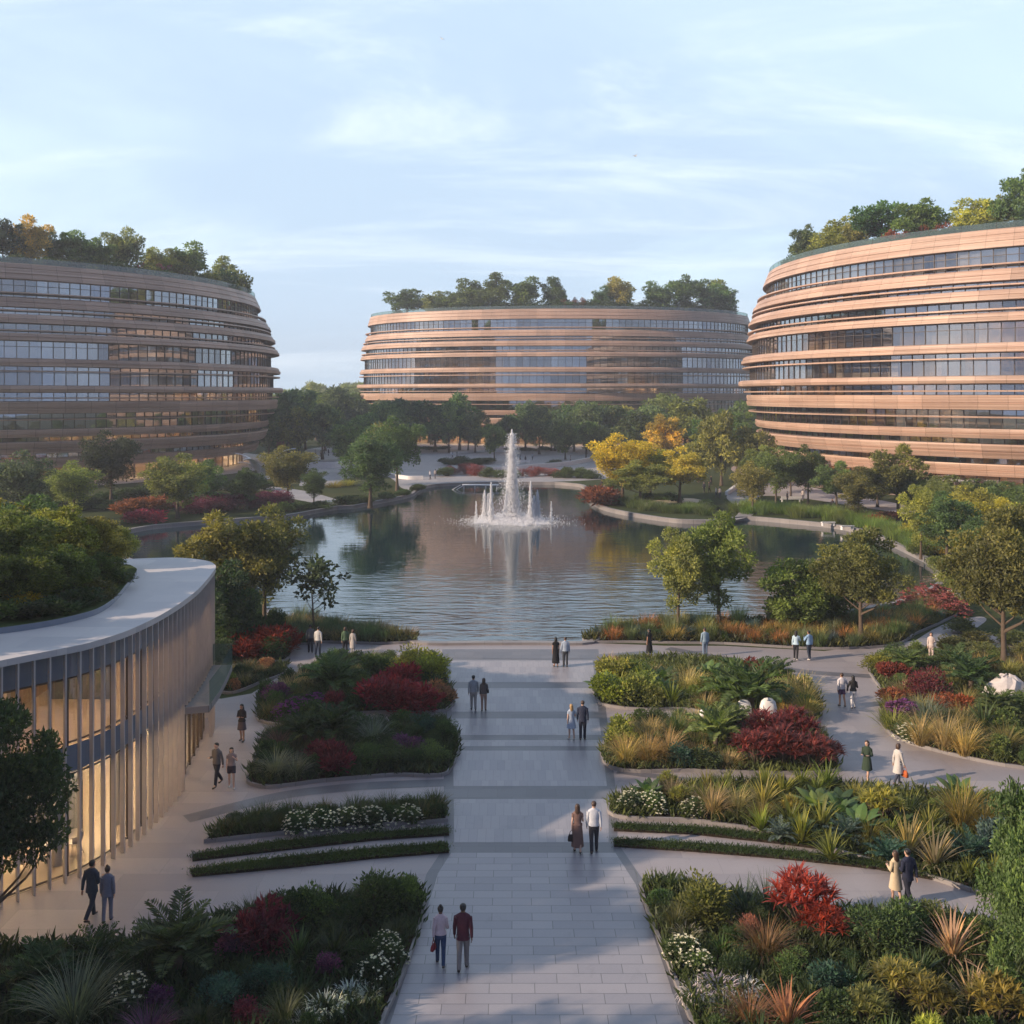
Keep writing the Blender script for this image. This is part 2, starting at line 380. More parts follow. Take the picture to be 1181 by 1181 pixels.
def strip_px(pts, w, name, mat, z, smooth=True):
    P = catmull(np.array([at(*p) for p in pts]), 8, False) if smooth else np.array([at(*p) for p in pts])
    T = np.gradient(P, axis=0); T /= np.linalg.norm(T, axis=1, keepdims=True); n2 = np.c_[-T[:,1], T[:,0]]
    A = P[:, :2] + n2*w/2; B = P[:, :2] - n2*w/2; n = len(P); k = np.arange(n-1)
    V = np.concatenate([np.c_[A, np.full(n, z)], np.c_[B, np.full(n, z)]])
    return struct(MB().add(V, np.stack([k+n, k+n+1, k+1, k], -1)).build(name, mat))
strip_px([(380,752),(450,760),(520,757),(600,758),(690,757),(760,752)], .9, 'paving_band', BAND, .020)
strip_px([(770,748),(850,762),(930,775),(1020,781)], .8, 'paving_band', BAND, .020)
strip_px([(215,945),(330,917),(420,907),(513,903)], .8, 'paving_band', BAND, .018)
strip_px([(712,890),(800,900),(960,903),(1090,912)], .5, 'paving_band', BAND, .018)
# boardwalk to the right and paths round the lake
m = concrete('boardwalk planks', (.25,.245,.26), (.28, 4.0), .6, .012, mortar=.45); BOARD = m
struct(MB().sheet(px_poly([(1052,746),(1062,735),(1085,722),(1110,714),(1135,712),(1130,722),(1112,733),(1104,748),(1080,752)], 5), .021).build('boardwalk', BOARD))
FAR = concrete('far paving', (.31,.295,.295), (4,4), .6, .02)
def far_sheet(pts, name, mat, z, smooth=True): return struct(MB().sheet(px_poly(pts, 5, smooth), z).build(name, mat))
far_sheet([(345,560),(362,532),(355,518),(420,512),(520,509),(610,508),(695,514),(712,530),(700,552),(640,555.5),(560,556),(500,558),(484,561),(470,566),(440,548),(400,552),(380,560)], 'lakeside_plaza', FAR, .010)
far_sheet([(240,556),(300,560),(350,566),(392,578),(380,582),(330,574),(270,566),(225,562)], 'lakeside_path', FAR, .012)
far_sheet([(818,600),(845,597),(852,588),(838,574),(845,562),(866,553),(905,556),(955,566),(1010,576),(1080,588),(1200,600),(1210,606),(1080,597),(1000,586),(920,574),(880,572),(872,580),(868,594),(846,600)], 'lakeside_path', FAR, .012)
far_sheet([(736,583),(770,575),(800,575),(822,582),(812,586),(790,580),(765,582),(745,588)], 'island_path', concrete('sandy path', (.42,.36,.27), None, .8), .012)

# ------------------------------------------------------------------ materials of the buildings
m, t, o = newmat('terracotta cladding')
tc = N(t, 'ShaderNodeTexCoord'); sp = N(t, 'ShaderNodeSeparateXYZ'); t.links.new(tc.outputs['Object'], sp.inputs[0])
lines = M(t, 'SINE', M(t, 'MULTIPLY', sp.outputs[2], 11.0))
vz = N(t, 'ShaderNodeMapping'); vz.inputs['Scale'].default_value = (.05,.05,2.4); t.links.new(tc.outputs['Object'], vz.inputs[0])
gr = noise(t, 1.0, 6, vz.outputs[0], .7)
c = ramp(t, gr, [(.28, (.32,.200,.142)), (.5, (.44,.298,.222)), (.72, (.57,.42,.325))])
c = MIX(t, M(t, 'MULTIPLY', M(t, 'POWER', M(t, 'ABSOLUTE', lines), 8.0), .30), c, (.22,.13,.085))
an = M(t, 'ARCTAN2', sp.outputs[1], sp.outputs[0]); joint = M(t, 'LESS_THAN', M(t, 'FRACT', M(t, 'MULTIPLY', an, 96/6.2831853)), .022)
c = MIX(t, M(t, 'MULTIPLY', joint, .55), c, (.13,.08,.055))
vs = N(t, 'ShaderNodeMapping'); vs.inputs['Scale'].default_value = (.8,.8,.12); t.links.new(tc.outputs['Object'], vs.inputs[0])
st_ = N(t, 'ShaderNodeMapRange', interpolation_type='SMOOTHSTEP'); st_.inputs[1].default_value = .5; st_.inputs[2].default_value = .72; t.links.new(noise(t, 1.0, 4, vs.outputs[0], .6), st_.inputs[0])
c = MIX(t, M(t, 'MULTIPLY', st_.outputs[0], .22), c, (.25,.17,.13))
pn = N(t, 'ShaderNodeAttribute', attribute_name='tint')
kk = M(t, 'ADD', M(t, 'MULTIPLY', pn.outputs['Fac'], .26), .87); kc = N(t, 'ShaderNodeCombineColor')
for i in range(3): t.links.new(kk, kc.inputs[i])
c = MIX(t, 1.0, c, kc.outputs[0], 'MULTIPLY')
p = pbsdf(t, c, .5, .4); bump(t, p, lines, .35, .03); t.links.new(p.outputs[0], o.inputs[0]); CLAD = m
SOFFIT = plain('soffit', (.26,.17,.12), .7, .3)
MULL = plain('bronze mullion', (.065,.05,.042), .45, .5)
m, t, o = newmat('window glass')                   # thin pane: see-through with a mirror coat
g = N(t, 'ShaderNodeBsdfGlossy'); g.inputs['Roughness'].default_value = .02; g.inputs['Color'].default_value = (.86,.92,1.0,1)
tr = N(t, 'ShaderNodeBsdfTransparent'); tr.inputs[0].default_value = (.66,.67,.68,1)
fr = N(t, 'ShaderNodeFresnel'); fr.inputs[0].default_value = 1.55
a = N(t, 'ShaderNodeAttribute', attribute_name='tint')
mx = N(t, 'ShaderNodeMixShader'); t.links.new(M(t, 'ADD', M(t, 'ADD', fr.outputs[0], .05), M(t, 'MULTIPLY', a.outputs['Fac'], .36), True), mx.inputs[0])
bn = N(t, 'ShaderNodeBump'); bn.inputs['Strength'].default_value = .05; bn.inputs['Distance'].default_value = .05; t.links.new(noise(t, .35, 2), bn.inputs['Height'])
t.links.new(bn.outputs[0], g.inputs['Normal'])
t.links.new(tr.outputs[0], mx.inputs[1]); t.links.new(g.outputs[0], mx.inputs[2]); t.links.new(mx.outputs[0], o.inputs[0]); GLASS = m
m, t, o = newmat('room wall')
a = N(t, 'ShaderNodeAttribute', attribute_name='tint')
c = ramp(t, a.outputs['Fac'], [(0,(.05,.035,.025)),(.3,(.16,.10,.06)),(.5,(.30,.19,.11)),(.7,(.42,.33,.25)),(.85,(.10,.07,.05)),(1,(.5,.42,.33))])
p = pbsdf(t, c, .8, .2); t.links.new(p.outputs[0], o.inputs[0]); ROOM = m
m, t, o = newmat('curtain')
a = N(t, 'ShaderNodeAttribute', attribute_name='tint'); vz = mapped(t, (6,6,.05)); nn = noise(t, 1.0, 2, vz)
c = MIX(t, nn, (.30,.29,.30), (.62,.60,.60)); kc = N(t, 'ShaderNodeCombineColor'); kk = M(t, 'ADD', M(t, 'MULTIPLY', a.outputs['Fac'], .6), .5)
for i in range(3): t.links.new(kk, kc.inputs[i])
p = pbsdf(t, MIX(t, 1.0, c, kc.outputs[0], 'MULTIPLY'), .9, .1); t.links.new(p.outputs[0], o.inputs[0]); CURT = m
def lamp_mat(name, col, s):
    m, t, o = newmat(name); e = N(t, 'ShaderNodeEmission'); e.inputs[0].default_value = (*col, 1); e.inputs[1].default_value = s
    t.links.new(e.outputs[0], o.inputs[0]); return m
LIT = lamp_mat('ceiling lamp', (1.0,.62,.30), 12.0)
LIT_DIM = lamp_mat('office ceiling lamp', (1.0,.64,.34), 10.0)
RAILG, t, o = newmat('railing glass')
g = N(t, 'ShaderNodeBsdfGlossy'); g.inputs['Roughness'].default_value = .05; tr = N(t, 'ShaderNodeBsdfTransparent'); tr.inputs[0].default_value = (.52,.66,.62,1)
df = N(t, 'ShaderNodeBsdfDiffuse'); df.inputs[0].default_value = (.14,.21,.19,1); mx = N(t, 'ShaderNodeMixShader'); mx.inputs[0].default_value = .3
m2 = N(t, 'ShaderNodeMixShader'); m2.inputs[0].default_value = .10
t.links.new(tr.outputs[0], mx.inputs[1]); t.links.new(df.outputs[0], mx.inputs[2]); t.links.new(mx.outputs[0], m2.inputs[1]); t.links.new(g.outputs[0], m2.inputs[2]); t.links.new(m2.outputs[0], o.inputs[0])

# ------------------------------------------------------------------ the three round office buildings
BANDS = [(39.4,42.6),(34.0,36.0),(30.9,32.6),(27.6,29.0),(22.8,24.3),(17.9,19.2),(13.9,16.2),(9.4,10.9),(6.2,8.5),(3.2,5.2)]
THIN = [36.75, 33.35, 29.55, 21.9, 16.85, 12.75]
PROF = [(0,.905),(3.2,.915),(5.2,.93),(7.5,.95),(10,.968),(14,.985),(18.5,1.0),(23.5,.998),(28,.985),(31.5,.978),(35,.960),(38,.945),(42.6,.925)]
def prof(z): return np.interp(z, [p[0] for p in PROF], [p[1] for p in PROF])
class Drum: pass
def drum(name, c, a, b, k, rot, panes, label, seed, lit_floors, warm):
    """c centre, a/b half axes, k height scale"""
    r = np.random.default_rng(seed); root = empty(name, (c[0], c[1], 0), rot, label, 'office building', 'round terracotta office buildings round the lake')
    D = Drum(); D.c, D.a, D.b, D.k, D.rot, D.root = c, a, b, k, rot, root
    n = 288; th = np.arange(n)*2*math.pi/n; cs, sn = np.cos(th), np.sin(th)
    nn = np.c_[cs/a, sn/b]; nn /= np.linalg.norm(nn, axis=1, keepdims=True)
    sc = min(a, b)
    def ring(z, off):                   # ring of the outline at height z (unscaled), moved out by off metres
        d = (prof(z)-1)*sc + off
        return np.c_[a*cs + nn[:,0]*d, b*sn + nn[:,1]*d, np.full(n, z*k)]
    def sweep(prs, mat, nm, parent, tint=None, flip=False, smooth=True):
        V = np.concatenate([ring(z, o_) for z, o_ in prs]); L = len(prs); kk = np.arange(n)
        Q = np.concatenate([np.stack([kk+i*n, (kk+1)%n+i*n, (kk+1)%n+(i+1)*n, kk+(i+1)*n], -1) for i in range(L-1)])
        mb = MB(); mb.add(V, Q[:, ::-1] if flip else Q, 0, np.repeat(r.random(n//4), 4)[:n] if tint is None and L < 12 and False else None)
        mb.t = [np.tile(np.repeat(r.random(n//3), 3), L-1)]
        o_ = mb.build(nm, mat, parent); 
        return o_
    # fascia bands with a gentle wander in and out, each a closed profile
    zc = 0
    for i, (z0, z1) in enumerate(BANDS):
        zm = (z0+z1)/2; out_ = [.0, .15, .5, .75, .3, .9, .35, .1, .35, .2][i]
        ph, am = r.random()*6.28, [.1,.5,.5,.7,.4,.2,.3,.6,.8,.6][i]
        save = sc
        w = out_ + am*np.sin(th*[1,2,3,2,1,3,2,3,2,1][i]+ph)*.8
        def ringw(z, off):
            d = (prof(z)-1)*sc + off + w
            return np.c_[a*cs + nn[:,0]*d, b*sn + nn[:,1]*d, np.full(n, z*k)]
        h_ = z1-z0; prs = [(z0+.05,-3.2),(z0,-.35),(z0+.12*h_,-.06),(z0+.5*h_,.0),(z1-.12*h_,-.10),(z1,-.4),(z1-.04,-3.2)]
        if h_ > 1.35: prs = [(z0+.05,-3.2),(z0,-.30),(z0+.06,-.04),(z0+.42*h_,.0),(z0+.44*h_,-.34),(z0+.50*h_,-.34),(z0+.52*h_,-.22),(z1-.10*h_,-.30),(z1,-.5),(z1-.04,-3.2)]
        if i == 0: prs = [(z0+.05,-3.2),(z0,-.25),(z0+.1,0),(z0+1.0,.0),(z0+1.04,-.22),(z0+1.16,-.22),(z0+1.2,-.06),(z0+2.1,-.12),(z0+2.14,-.32),(z0+2.24,-.32),(z0+2.28,-.18),(z1-.1,-.25),(z1,-.4),(z1,-1.2)]
        V = np.concatenate([ringw(z, o_) for z, o_ in prs]); L = len(prs); kk = np.arange(n)
        Q = np.concatenate([np.stack([kk+q*n, (kk+1)%n+q*n, (kk+1)%n+(q+1)*n, kk+(q+1)*n], -1) for q in range(L-1)])
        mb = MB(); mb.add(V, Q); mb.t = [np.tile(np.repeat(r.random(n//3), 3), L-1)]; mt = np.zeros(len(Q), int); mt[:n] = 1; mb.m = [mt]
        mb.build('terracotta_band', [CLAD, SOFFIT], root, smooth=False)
    for z in THIN: sweep([(z-.12,-.9),(z-.12,.25),(z+.12,.25),(z+.12,-.9)], CLAD, 'sunshade_fin', root)
    # storeys: glazing ribbon between the bands
    for i in range(len(BANDS)-1):
        z0, z1 = BANDS[i+1][1]-.15, BANDS[i][0]+.15
        if z1-z0 < .6: continue
        m_ = panes; tt = np.arange(m_)*2*math.pi/m_; c2, s2 = np.cos(tt), np.sin(tt); n2 = np.c_[c2/a, s2/b]; n2 /= np.linalg.norm(n2, axis=1, keepdims=True)
        zm = (z0+z1)/2; d = (prof(zm)-1)*sc
        def rr(off, z): return np.c_[a*c2+n2[:,0]*(d+off), b*s2+n2[:,1]*(d+off), np.full(m_, z*k)]
        q = np.arange(m_); quad = np.stack([q, (q+1)%m_, (q+1)%m_+m_, q+m_], -1)
        run = np.repeat(r.random(m_//5+1), 5)[:m_]
        gl = MB().add(np.concatenate([rr(-1.5, z0), rr(-1.5, z1)]), quad, 0, .25+.5*run+.25*r.random(m_)).build('window_ribbon', GLASS, root)
        fb = MB()
        jit = .9
        for z in (z0+.17, z1-.17) + (((z0+z1)/2+.6,) if z1-z0 > 2.4 else ()):
            P = np.concatenate([rr(-1.52, z-.05), rr(-1.40, z-.05), rr(-1.40, z+.05), rr(-1.52, z+.05)])
            for lv in range(3): fb.add(P[lv*m_:(lv+2)*m_], quad)
        ang = np.arctan2(n2[:,1], n2[:,0]); base = rr(-1.44, zm)
        hh = (z1-z0)/2*k; wd, dp = .05, .08
        ux = np.c_[-n2[:,1], n2[:,0]]; cor = [(-1,-1),(1,-1),(1,1),(-1,1)]
        P8 = np.stack([np.c_[base[:,:2]+ux*wd*sx_+n2*dp*sy_, base[:,2]+sz*hh] for sz in (-1,1) for sx_, sy_ in cor], 1)   # m,8,3
        off = (np.arange(m_)*8)[:,None]; fcs = np.array([[0,1,5,4],[1,2,6,5],[2,3,7,6],[3,0,4,7]])
        fb.add(P8.reshape(-1,3), (off[:,:,None]+fcs[None]).reshape(-1,4))
        fb.build('mullion', MULL, gl)
        # rooms behind the glass
        deep = -3.6 if i < 8 else -4.5
        run = np.repeat(r.random(m_//7+1), 7)[:m_]
        MB().add(np.concatenate([rr(deep, z0-.5), rr(deep, z1+.5)]), quad, 0, np.clip(run+.18*r.standard_normal(m_), 0, 1)).build('room_wall', ROOM, root)
        cu = np.repeat(r.random(m_//9+1) < (.42 if i < 5 else .2), 9)[:m_] & (r.random(m_) < .85)
        if cu.any(): MB().add(np.concatenate([rr(-1.85, z0), rr(-1.85, z1)]), quad[cu], 0, r.random(int(cu.sum()))).build('curtain', CURT, root)
        if i in lit_floors:
            li = np.repeat(r.random(m_//6+1) < lit_floors[i], 6)[:m_] & (np.arange(m_) % 2 == 0)
            A, B = rr(-2.3, z1-.1), rr(-3.0, z1-.1)
            if li.any(): MB().add(np.concatenate([A, B]), np.stack([q+m_, (q+1)%m_+m_, (q+1)%m_, q], -1)[li]).build('ceiling_light', LIT_DIM, root)
    # ground floor: recessed glass, columns, lit lobby
    m_ = panes//2; tt = np.arange(m_)*2*math.pi/m_; c2, s2 = np.cos(tt), np.sin(tt); n2 = np.c_[c2/a, s2/b]; n2 /= np.linalg.norm(n2, axis=1, keepdims=True)
    def r2(off, z): dd = (prof(0)-1)*sc+off; return np.c_[a*c2+n2[:,0]*dd, b*s2+n2[:,1]*dd, np.full(m_, z*k)]
    q = np.arange(m_); quad = np.stack([q, (q+1)%m_, (q+1)%m_+m_, q+m_], -1)
    lob = MB().add(np.concatenate([r2(-2.2, .02/k), r2(-2.2, 3.5)]), quad, 0, .15).build('lobby_glazing', GLASS, root)
    fb = MB(); base = r2(-2.15, 1.75); ux = np.c_[-n2[:,1], n2[:,0]]
    P8 = np.stack([np.c_[base[:,:2]+ux*.09*sx_+n2*.12*sy_, base[:,2]+sz*1.7*k] for sz in (-1,1) for sx_, sy_ in [(-1,-1),(1,-1),(1,1),(-1,1)]], 1)
    for zr_ in (.15, 3.3):
        P = np.concatenate([r2(-2.25, zr_), r2(-2.05, zr_), r2(-2.05, zr_+.12), r2(-2.25, zr_+.12)])
        for lv in range(3): fb.add(P[lv*m_:(lv+2)*m_], quad)
    fb.add(P8.reshape(-1,3), ((np.arange(m_)*8)[:,None,None]+np.array([[0,1,5,4],[1,2,6,5],[2,3,7,6],[3,0,4,7]])[None]).reshape(-1,4)).build('mullion', MULL, lob)
    MB().add(np.concatenate([r2(-6.5, .01/k), r2(-6.5, 3.6)]), quad, 0, np.clip(.5+.3*r.standard_normal(m_), 0, 1)).build('lobby_wall', ROOM, root)
    li = (r.random(m_) < warm)
    MB().add(np.concatenate([r2(-3.2, 3.25), r2(-4.6, 3.25)]), np.stack([q+m_, (q+1)%m_+m_, (q+1)%m_, q], -1)[li]).build('lobby_light', LIT, root)
    # roof terrace with soil, glass balustrade
    V = np.concatenate([ring(42.6,-1.0), ring(42.6,-1.0)]); 
    MB().sheet(ring(42.3,-1.1), 42.35*k).build('roof_garden', LAWN, root)
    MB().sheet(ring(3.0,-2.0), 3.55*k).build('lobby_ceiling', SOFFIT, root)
    rl = sweep([(42.6,-.55),(42.6+1.05/k,-.55)], RAILG, 'balustrade', root)
    pb = MB(); step = 4; P = ring(42.6,-.55)[::step]
    for p_ in P: pb.box((p_[0], p_[1], p_[2]+.52), (.05,.05,1.04))
    pb.build('balustrade_post', MULL, rl)
    D.ring = ring; D.sc = sc
    return D
DR = drum('office_building', (116.8,210.1), 67.7, 67.7, 1.0, 0, 210, 'round sunlit terracotta office building with banded storeys, cropped by the right edge', 3, {3:.35,4:.5,5:.4,6:.4,7:.6,8:.4}, .6)
DL = drum('office_building', (-125.5,234.4), 70.5, 70.5, .93, 0, 216, 'round shaded brown office building with banded storeys, cropped by the left edge', 5, {4:.35,5:.4,6:.4,7:.6,8:.4}, .8)
DC = drum('office_building', (17.0,372.0), 72.0, 47.0, 1.03, 0, 196, 'wide oval terracotta office building standing across the lake behind the fountain', 9, {3:.2,4:.3,5:.35,6:.4,7:.55,8:.7}, .95)
for D_, e in ((DR, 9), (DL, 8), (DC, 8)):
    P = D_.ring(0, e) + np.array([D_.c[0], D_.c[1], 0]); struct(MB().sheet(P, .005).build('forecourt', TERR if D_ is DR else FAR))
# entrance canopy and splayed wall at the foot of the near round building
def roof_pt(D, px, inset):
    """front point of the roof outline moved in by inset, on the picture column px"""
    dx = (px-CX)/F; best = None
    for th in np.linspace(0, 2*math.pi, 1440):
        d = (prof(42.6)-1)*D.sc - inset; nx, ny = math.cos(th)/D.a, math.sin(th)/D.b; l = math.hypot(nx, ny)
        x = D.c[0]+D.a*math.cos(th)+nx/l*d; y = D.c[1]+D.b*math.sin(th)+ny/l*d
        e = abs(x/y-dx)
        if e < .004 and (best is None or y < best[1]): best = (x, y)
    if best is None:
        best = min((((D.c[0]+(D.a-inset-5)*math.cos(t_), D.c[1]+(D.b-inset-5)*math.sin(t_))) for t_ in np.linspace(0,6.28,720)), key=lambda q_: abs(q_[0]/q_[1]-dx))
    return best[0], best[1], 42.35*D.k

# ------------------------------------------------------------------ glass pavilion
PZ = 7.9
edge_px = [(-150,900),(-60,800),(0,762),(50,752),(100,742),(145,728),(180,712),(207,696),(228,680),(243,663),(249,653),(243,648),(232,645.5),(215,643.6),(195,643),(150,644.5)]
EP = np.array([at(x, y, PZ) for x, y in edge_px]); EP[0] = (-20.5, 26.0, PZ); EP[1] = (-18.0, 29.4, PZ)
EDGE = catmull(EP, 10, False)
OUT = np.concatenate([EDGE, [[-30,53.5,PZ],[-44,52,PZ],[-48,40,PZ],[-44,22,PZ],[-30,17.5,PZ],[-24,20,PZ]]])
pav = empty('glass_pavilion', (-24,40,0), 0, 'two storey glass pavilion with vertical timber fins and curved white roof edge', 'pavilion')
PO = np.array([24,-40,0.0])
TIMBER = plain('pale timber fin', (.46,.415,.385), .55, .35, var=.2, scale=2.0)
SPAN = plain('spandrel panel', (.17,.195,.24), .15, .8)
ROOFW = concrete('white roof membrane', (.52,.495,.485), (3.0, 1.5), .5, .008, mortar=.85, var=.07)
def offset(P, d):
    T = np.gradient(P, axis=0); T /= np.maximum(np.linalg.norm(T[:, :2], axis=1, keepdims=True), 1e-9)
    return P + np.c_[-T[:,1], T[:,0], np.zeros(len(P))]*d       # to the left of travel
# travel runs away from the camera first, so left of travel is inside
def PV(P): return np.asarray(P) + PO
def wallstrip(P, z0, z1, mat, nm, parent=pav, tint=None):
    n = len(P); k_ = np.arange(n-1); Q_ = PV(P)
    V = np.concatenate([np.c_[Q_[:, :2], np.full(n, z0)], np.c_[Q_[:, :2], np.full(n, z1)]])
    return MB().add(V, np.stack([k_, k_+1, k_+1+n, k_+n], -1), 0, tint).build(nm, mat, parent)
MB().prism(PV(OUT), PZ-.22, PZ, 0, bottom=True).build('roof_slab', ROOFW, pav)
GI = np.array([at(x, y, PZ) for x, y in [(-160,735),(-60,736),(0,731),(60,722),(108,710),(130,697),(146,679),(158,662),(150,656.5)]])
GARD = np.concatenate([catmull(GI, 8, False), [[-24,51.5,PZ],[-30,52,PZ],[-42,50,PZ],[-45,40,PZ],[-42,29,PZ]]])
MB().prism(PV(GARD), PZ-.05, PZ+.22, 0, 1).build('roof_lawn', [LAWN, SPAN], pav)
IN1 = offset(EDGE, .55)
IN1s = IN1[:-2]
gt = .2
wallstrip(IN1s, .03, 3.55, GLASS, 'ground_floor_glazing', tint=.05)
wallstrip(IN1s, 4.45, 6.75, GLASS, 'upper_floor_glazing', tint=.16)
wallstrip(offset(EDGE,.5)[:-2], 3.55, 4.45, SPAN, 'spandrel', tint=.5)
wallstrip(offset(EDGE,.5)[:-2], 6.75, PZ-.22, SPAN, 'spandrel', tint=.5)
inner = np.concatenate([offset(EDGE,.6)[:-2], [[-30,52.8,0],[-43.5,51.5,0],[-47,40,0],[-43.5,22.5,0],[-30,18,0],[-24,20.5,0]]])
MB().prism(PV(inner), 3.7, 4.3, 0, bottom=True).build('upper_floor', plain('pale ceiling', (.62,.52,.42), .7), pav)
MB().sheet(PV(inner), .035).build('floor', plain('pale floor', (.42,.36,.29), .35), pav)
WARMW = concrete('warm panelled wall', (.40,.28,.17), (1.2, 3.0), .6, .03, mortar=.35, var=.25)
wallstrip(offset(EDGE, 7.5)[6:-30], .03, 3.7, WARMW, 'back_wall'); wallstrip(offset(EDGE, 5.5)[6:-30], 4.3, PZ-.25, WARMW, 'back_wall')
LAMPW = lamp_mat('warm pavilion lamp', (1.0,.68,.36), 95.0); LAMPU = lamp_mat('warm upper lamp', (1.0,.64,.34), 60.0)
L_ = np.cumsum(np.r_[0, np.linalg.norm(np.diff(EDGE[:, :2], axis=0), axis=1)])
def on_edge(P, s): return np.array([np.interp(s, L_, P[:, i]) for i in range(3)])
for s in np.arange(2.0, 26.0, 3.3):
    for off, z, mt, sz in ((2.0, 3.66, LAMPW, .5), (4.2, 3.66, LAMPW, .5), (2.2, PZ-.27, LAMPU, .45)):
        p_ = on_edge(offset(EDGE, off), s); MB().box((p_[0]+24, p_[1]-40, z), (sz, sz, .05)).build('ceiling_light', mt, pav)
e0 = offset(EDGE, .12)
T_ = np.gradient(EDGE, axis=0)
s = 1.0; nf = 0
while s < L_[-1]-1.6 and nf < 96:
    p_ = on_edge(e0, s); tt = on_edge(T_, s); ang = math.atan2(tt[1], tt[0])
    canopy_zone = 18.6 < s < 24.9
    z0 = 3.4 if canopy_zone else 0.03
    MB().box((p_[0]+24, p_[1]-40, (z0+PZ-.22)/2), (.05, .16, PZ-.22-z0), ang).build('fin', TIMBER, pav); nf += 1
    s += .52
# thin mullions in the plane of the glass
s = 1.2
mb = MB()
while s < L_[-1]-1.8:
    p_ = on_edge(IN1, s); tt = on_edge(T_, s); mb.box((p_[0]+24, p_[1]-40, PZ/2-.1), (.05,.08,PZ-.3), math.atan2(tt[1],tt[0])); s += 1.12
for zr_ in (.12, 3.45, 4.55, 6.7):
    mb.tube(PV(np.c_[IN1s[::2, :2], np.full(len(IN1s[::2]), zr_)]), .035, 4)
mb.build('mullion', MULL, pav)
# columns and partition walls of the rooms
for s in np.arange(2.5, 27, 4.1):
    p_ = on_edge(offset(EDGE, 1.6), s); MB().tube([[p_[0]+24,p_[1]-40,.04],[p_[0]+24,p_[1]-40,3.7]], .16, 12).build('column', WHITE, pav, True)
for s, a_, z_, hh_ in ((6.5,2.6,.04,3.6),(13.5,2.4,.04,3.6),(9.0,2.2,4.3,3.3),(16.5,2.0,4.3,3.3)):
    p_ = on_edge(offset(EDGE, 3.6), s); q_ = on_edge(T_, s); MB().box((p_[0]+24, p_[1]-40, z_+hh_/2), (2.6,.14,hh_), math.atan2(q_[1],q_[0])+math.pi/2).build('partition_wall', SPAN if s > 12 else TIMBER, pav)
# entrance canopy near the far end
ca = [on_edge(offset(EDGE,.1), q) for q in (18.4, 20.6, 22.8, 25.1)]; cb = [on_edge(offset(EDGE,-.85), q) for q in (25.0, 22.8, 20.6, 18.6)]
CA = PV(np.array(ca+cb)); cnp = MB().prism(CA, 3.1, 3.38, 0, bottom=True).build('entrance_canopy', KERB, pav)
B_ = CA[4:]; k_ = np.arange(3); n4 = 4
gb = np.array([CA[7], *[CA[4+q] for q in (3,2,1,0)], CA[3]])[[0,1,2,3,4,5]]
V = np.concatenate([np.c_[gb[:, :2], np.full(6, 3.4)], np.c_[gb[:, :2], np.full(6, 4.4)]]); k_ = np.arange(5)
MB().add(V, np.stack([k_, k_+1, k_+7, k_+6], -1)).build('canopy_balustrade', RAILG, cnp)
dp = [on_edge(offset(EDGE,.52), q) for q in np.linspace(19.0, 24.6, 6)]
mb = MB()
for p_ in dp: mb.box((p_[0]+24, p_[1]-40, 1.55), (.09,.09,3.05))
mb.build('door_frame', MULL, pav)
# ------------------------------------------------------------------ plant prototypes (hidden sources are the first copies themselves)
def unit(v): return v/np.maximum(np.linalg.norm(v, axis=-1, keepdims=True), 1e-9)
def leaves(mb, P, D, L, Wd, tint, mat=0, fold=.18, r=rng):
    """kite-shaped leaves at P growing along D"""
    n = len(P); D = unit(D); rv = unit(r.standard_normal((n,3))); S = unit(np.cross(D, rv)); Nn = np.cross(S, D)
    L = np.broadcast_to(L, (n,))[:,None]; Wd = np.broadcast_to(Wd, (n,))[:,None]
    a = P; b = P + D*L*.45 + S*Wd*.5 + Nn*Wd*fold; c = P + D*L - Nn*L*.12; d = P + D*L*.45 - S*Wd*.5 + Nn*Wd*fold
    V = np.stack([a,b,c,d], 1).reshape(-1,3); Q = np.arange(4*n).reshape(-1,4)
    mb.add(V, Q, mat, tint)
def clump(mb, c, rad, n, L, Wd, r, base=.5, sq=.8, mat=0, spread=.22, out=.7, shell=.55):
    u = unit(r.standard_normal((n,3))); rr = (shell + (1-shell)*r.random((n,1)))
    P = c + u*rr*rad*np.array([1,1,sq]); D = u*out + r.standard_normal((n,3))*.5 + np.array([0,0,.15])
    t = np.clip(base + spread*r.standard_normal(n), 0, 1)
    leaves(mb, P, D, L*(.7+.6*r.random(n)), Wd*(.7+.6*r.random(n)), t, mat, r=r)
